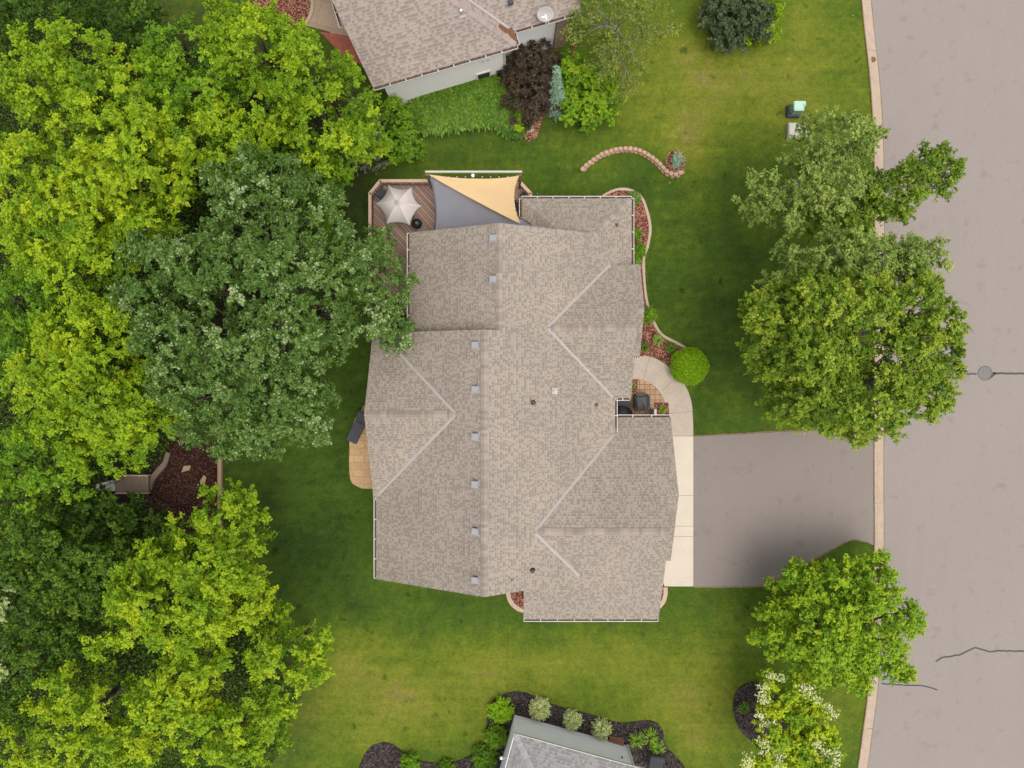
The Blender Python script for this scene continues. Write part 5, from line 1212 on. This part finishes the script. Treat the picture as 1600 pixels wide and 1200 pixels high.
cushion("smallest green shrub where the east gutter meets the front gable", 992, 408, 8.5, .5, 'lf_lime2', .46, None)
G3 = "pale variegated shrubs along the pale wall"
cushion("largest variegated shrub, left of three along the pale wall", 843, 1110, 17.5, .8, 'lf_varieg', .50, G3)
cushion("middle variegated shrub of three along the pale wall", 895, 1127, 15.5, .8, 'lf_varieg', .48, G3)
cushion("right variegated shrub of three, beside the brick stack", 940, 1141, 16, .8, 'lf_varieg', .50, G3)
# blue weeping spruce
x, y, _ = W(871, 180, 0); t = empty("weeping_spruce", (x, y, 0), "narrow blue-green weeping spruce between the dark bush and the lime bush", "tree")
P = []; A = []; T_ = []; top = np.array(W(870, 104, 4.1)); bas = np.array(W(871, 176, .4)); mb = MB(); mb.tube((x, y, 0), tuple(top), .08, .02)
mb.build("trunk", M['bark'], t)
for i in range(420):
    u = random.random(); c_ = top*(1-u)+bas*u; a = random.uniform(0, 6.283); r_ = (.12+.42*u**.7)*random.uniform(.5, 1.1); k = 14
    e = c_+np.array([math.cos(a)*r_, math.sin(a)*r_, -.15]); tt = np.linspace(.2, 1, k)[:, None]
    P.append(c_*(1-tt)+e*tt+RG.normal(0, .03, (k, 3))); A.append(unit(np.array([math.cos(a), math.sin(a), -.8])+RG.normal(0, .4, (k, 3)))); T_.append(np.full(k, random.gauss(.5, .14)))
P = np.concatenate(P); leaf_mesh("crown", P, unit(RG.normal(0, .6, (len(P), 3))+np.array([0, 0, .8])), RG.uniform(.09, .16, len(P)), np.concatenate(T_), M['lf_blue'], t, .3, np.concatenate(A))
# dwarf blue spruce on the island bed
x, y, _ = W(1055, 252, .5); t = empty("dwarf_spruce", (x, y, .34), "small blue spruce leaning in the round mulch bed at the retaining wall's end", "shrub")
P = []; T_ = []
for i in range(150):
    a = random.uniform(0, 6.283); r_ = random.uniform(.1, .42)*(1.5 if math.cos(a-.8) > .5 or math.cos(a-4.9) > .7 else .75); k = 12; tt = np.linspace(.1, 1, k)[:, None]
    e = np.array([math.cos(a)*r_, math.sin(a)*r_, random.uniform(-.1, .35)]); P.append(np.array([x, y, .55])+e*tt+RG.normal(0, .02, (k, 3))); T_.append(np.full(k, random.gauss(.5, .15)))
P = np.concatenate(P); leaf_mesh("foliage", P, unit(RG.normal(0, .5, (len(P), 3))+np.array([0, 0, .8])), RG.uniform(.07, .12, len(P)), np.concatenate(T_), M['lf_blue'], t, .35)
mb = MB(); mb.tube((x, y, .3), (x, y, .8), .03, .01); mb.build("stems", M['bark'], t)

# day-lily bed under the neighbour's wall: leaning grassy blades, uncountable
def inside(poly, p):
    x, y = p; c = False; j = len(poly)-1
    for i in range(len(poly)):
        if (poly[i][1] > y) != (poly[j][1] > y) and x < (poly[j][0]-poly[i][0])*(y-poly[i][1])/(poly[j][1]-poly[i][1])+poly[i][0]: c = not c
        j = i
    return c
def blades(name, label, poly, m, count, hmin, hmax, cat, tone=.5, lw=.035, lean=None, clump=.5):
    xs = [p[0] for p in poly]; ys = [p[1] for p in poly]; P = []; A = []; N_ = []; Sz = []; T_ = []
    cl = []
    while len(cl) < count//40:
        q_ = (random.uniform(min(xs), max(xs)), random.uniform(min(ys), max(ys)))
        if inside(poly, q_): cl.append(q_)
    for (cx, cy) in cl:
        x, y, _ = W(cx, cy, 0.3); tn = random.gauss(tone, .20); ph = random.uniform(0, 6.28)
        for i in range(40):
            a = random.uniform(0, 6.283); L_ = random.uniform(hmin, hmax); r_ = L_*random.uniform(.45, .95); lz = L_*.62
            b_ = np.array([x, y, .03])+np.array([random.gauss(0, .06), random.gauss(0, .06), 0]); prev = b_
            for k in range(3):
                u = (k+1)/3; p = b_+np.array([math.cos(a)*r_*u, math.sin(a)*r_*u+(lean or 0)*u*u, lz*math.sin(u*math.pi*.68)])
                d = p-prev; P.append((p+prev)/2); l_ = np.linalg.norm(d); A.append(d/l_); nn = np.cross(d/l_, np.array([-math.sin(a), math.cos(a), 0])); nn = nn if nn[2] > 0 else -nn
                N_.append(nn); Sz.append(l_*1.15); T_.append(tn+random.gauss(0, .12)+.1*u); prev = p
    o = leaf_mesh(name, np.array(P), unit(np.array(N_)), np.array(Sz), np.array(T_), M[m], None, lw*8, unit(np.array(A)))
    return tag(o, label, cat, None, "stuff")
blades("lily_bed", "dense bed of arching green lily leaves along the neighbour's white wall", [(648, 168), (690, 150), (760, 124), (772, 132), (780, 150), (800, 168), (800, 190), (775, 188), (745, 188), (700, 195), (660, 202), (648, 190)], 'lf_lily', 26000, .5, .95, "ground cover", .52)
blades("lily_bed", "darker green leafy edge of the lily bed next to the dark bush", [(765, 150), (785, 160), (805, 172), (818, 200), (812, 212), (795, 206), (770, 190), (755, 180)], 'lf_lily', 7000, .35, .7, "ground cover", .30)
# brush on the woodland floor
def brush(name, label, poly, m, n, h, tone, lsz=.14):
    xs = [p[0] for p in poly]; ys = [p[1] for p in poly]; P = []
    while len(P) < n:
        q_ = (random.uniform(min(xs), max(xs)), random.uniform(min(ys), max(ys)))
        if inside(poly, q_):
            x, y, _ = W(*q_, .3); hh = h*(.4+.6*math.sin(x*1.9+1)*math.sin(y*1.7)); P.append((x, y, .05+abs(hh)*random.random()))
    P = np.array(P); o = leaf_mesh(name, P, unit(RG.normal(0, .6, P.shape)+np.array([0, 0, .8])), RG.uniform(.6, 1.4, len(P))*lsz, RG.normal(tone, .2, len(P)), M[m])
    return tag(o, label, "ground cover", None, "stuff")
brush("undergrowth", "dim leafy undergrowth beneath the woodland trees", [(-20, -20), (230, -20), (260, 60), (420, 150), (560, 240), (530, 330), (350, 420), (300, 650), (230, 740), (130, 770), (250, 840), (330, 860), (440, 1000), (470, 1080), (420, 1210), (-20, 1210)], 'lf_dark', 110000, .9, .52)
brush("brush_edge", "thin reddish brush along the lower edge of the dark play area", [(225, 772), (262, 790), (300, 815), (270, 835), (235, 815), (210, 780)], 'lf_dead', 1500, .35, .4, .09)
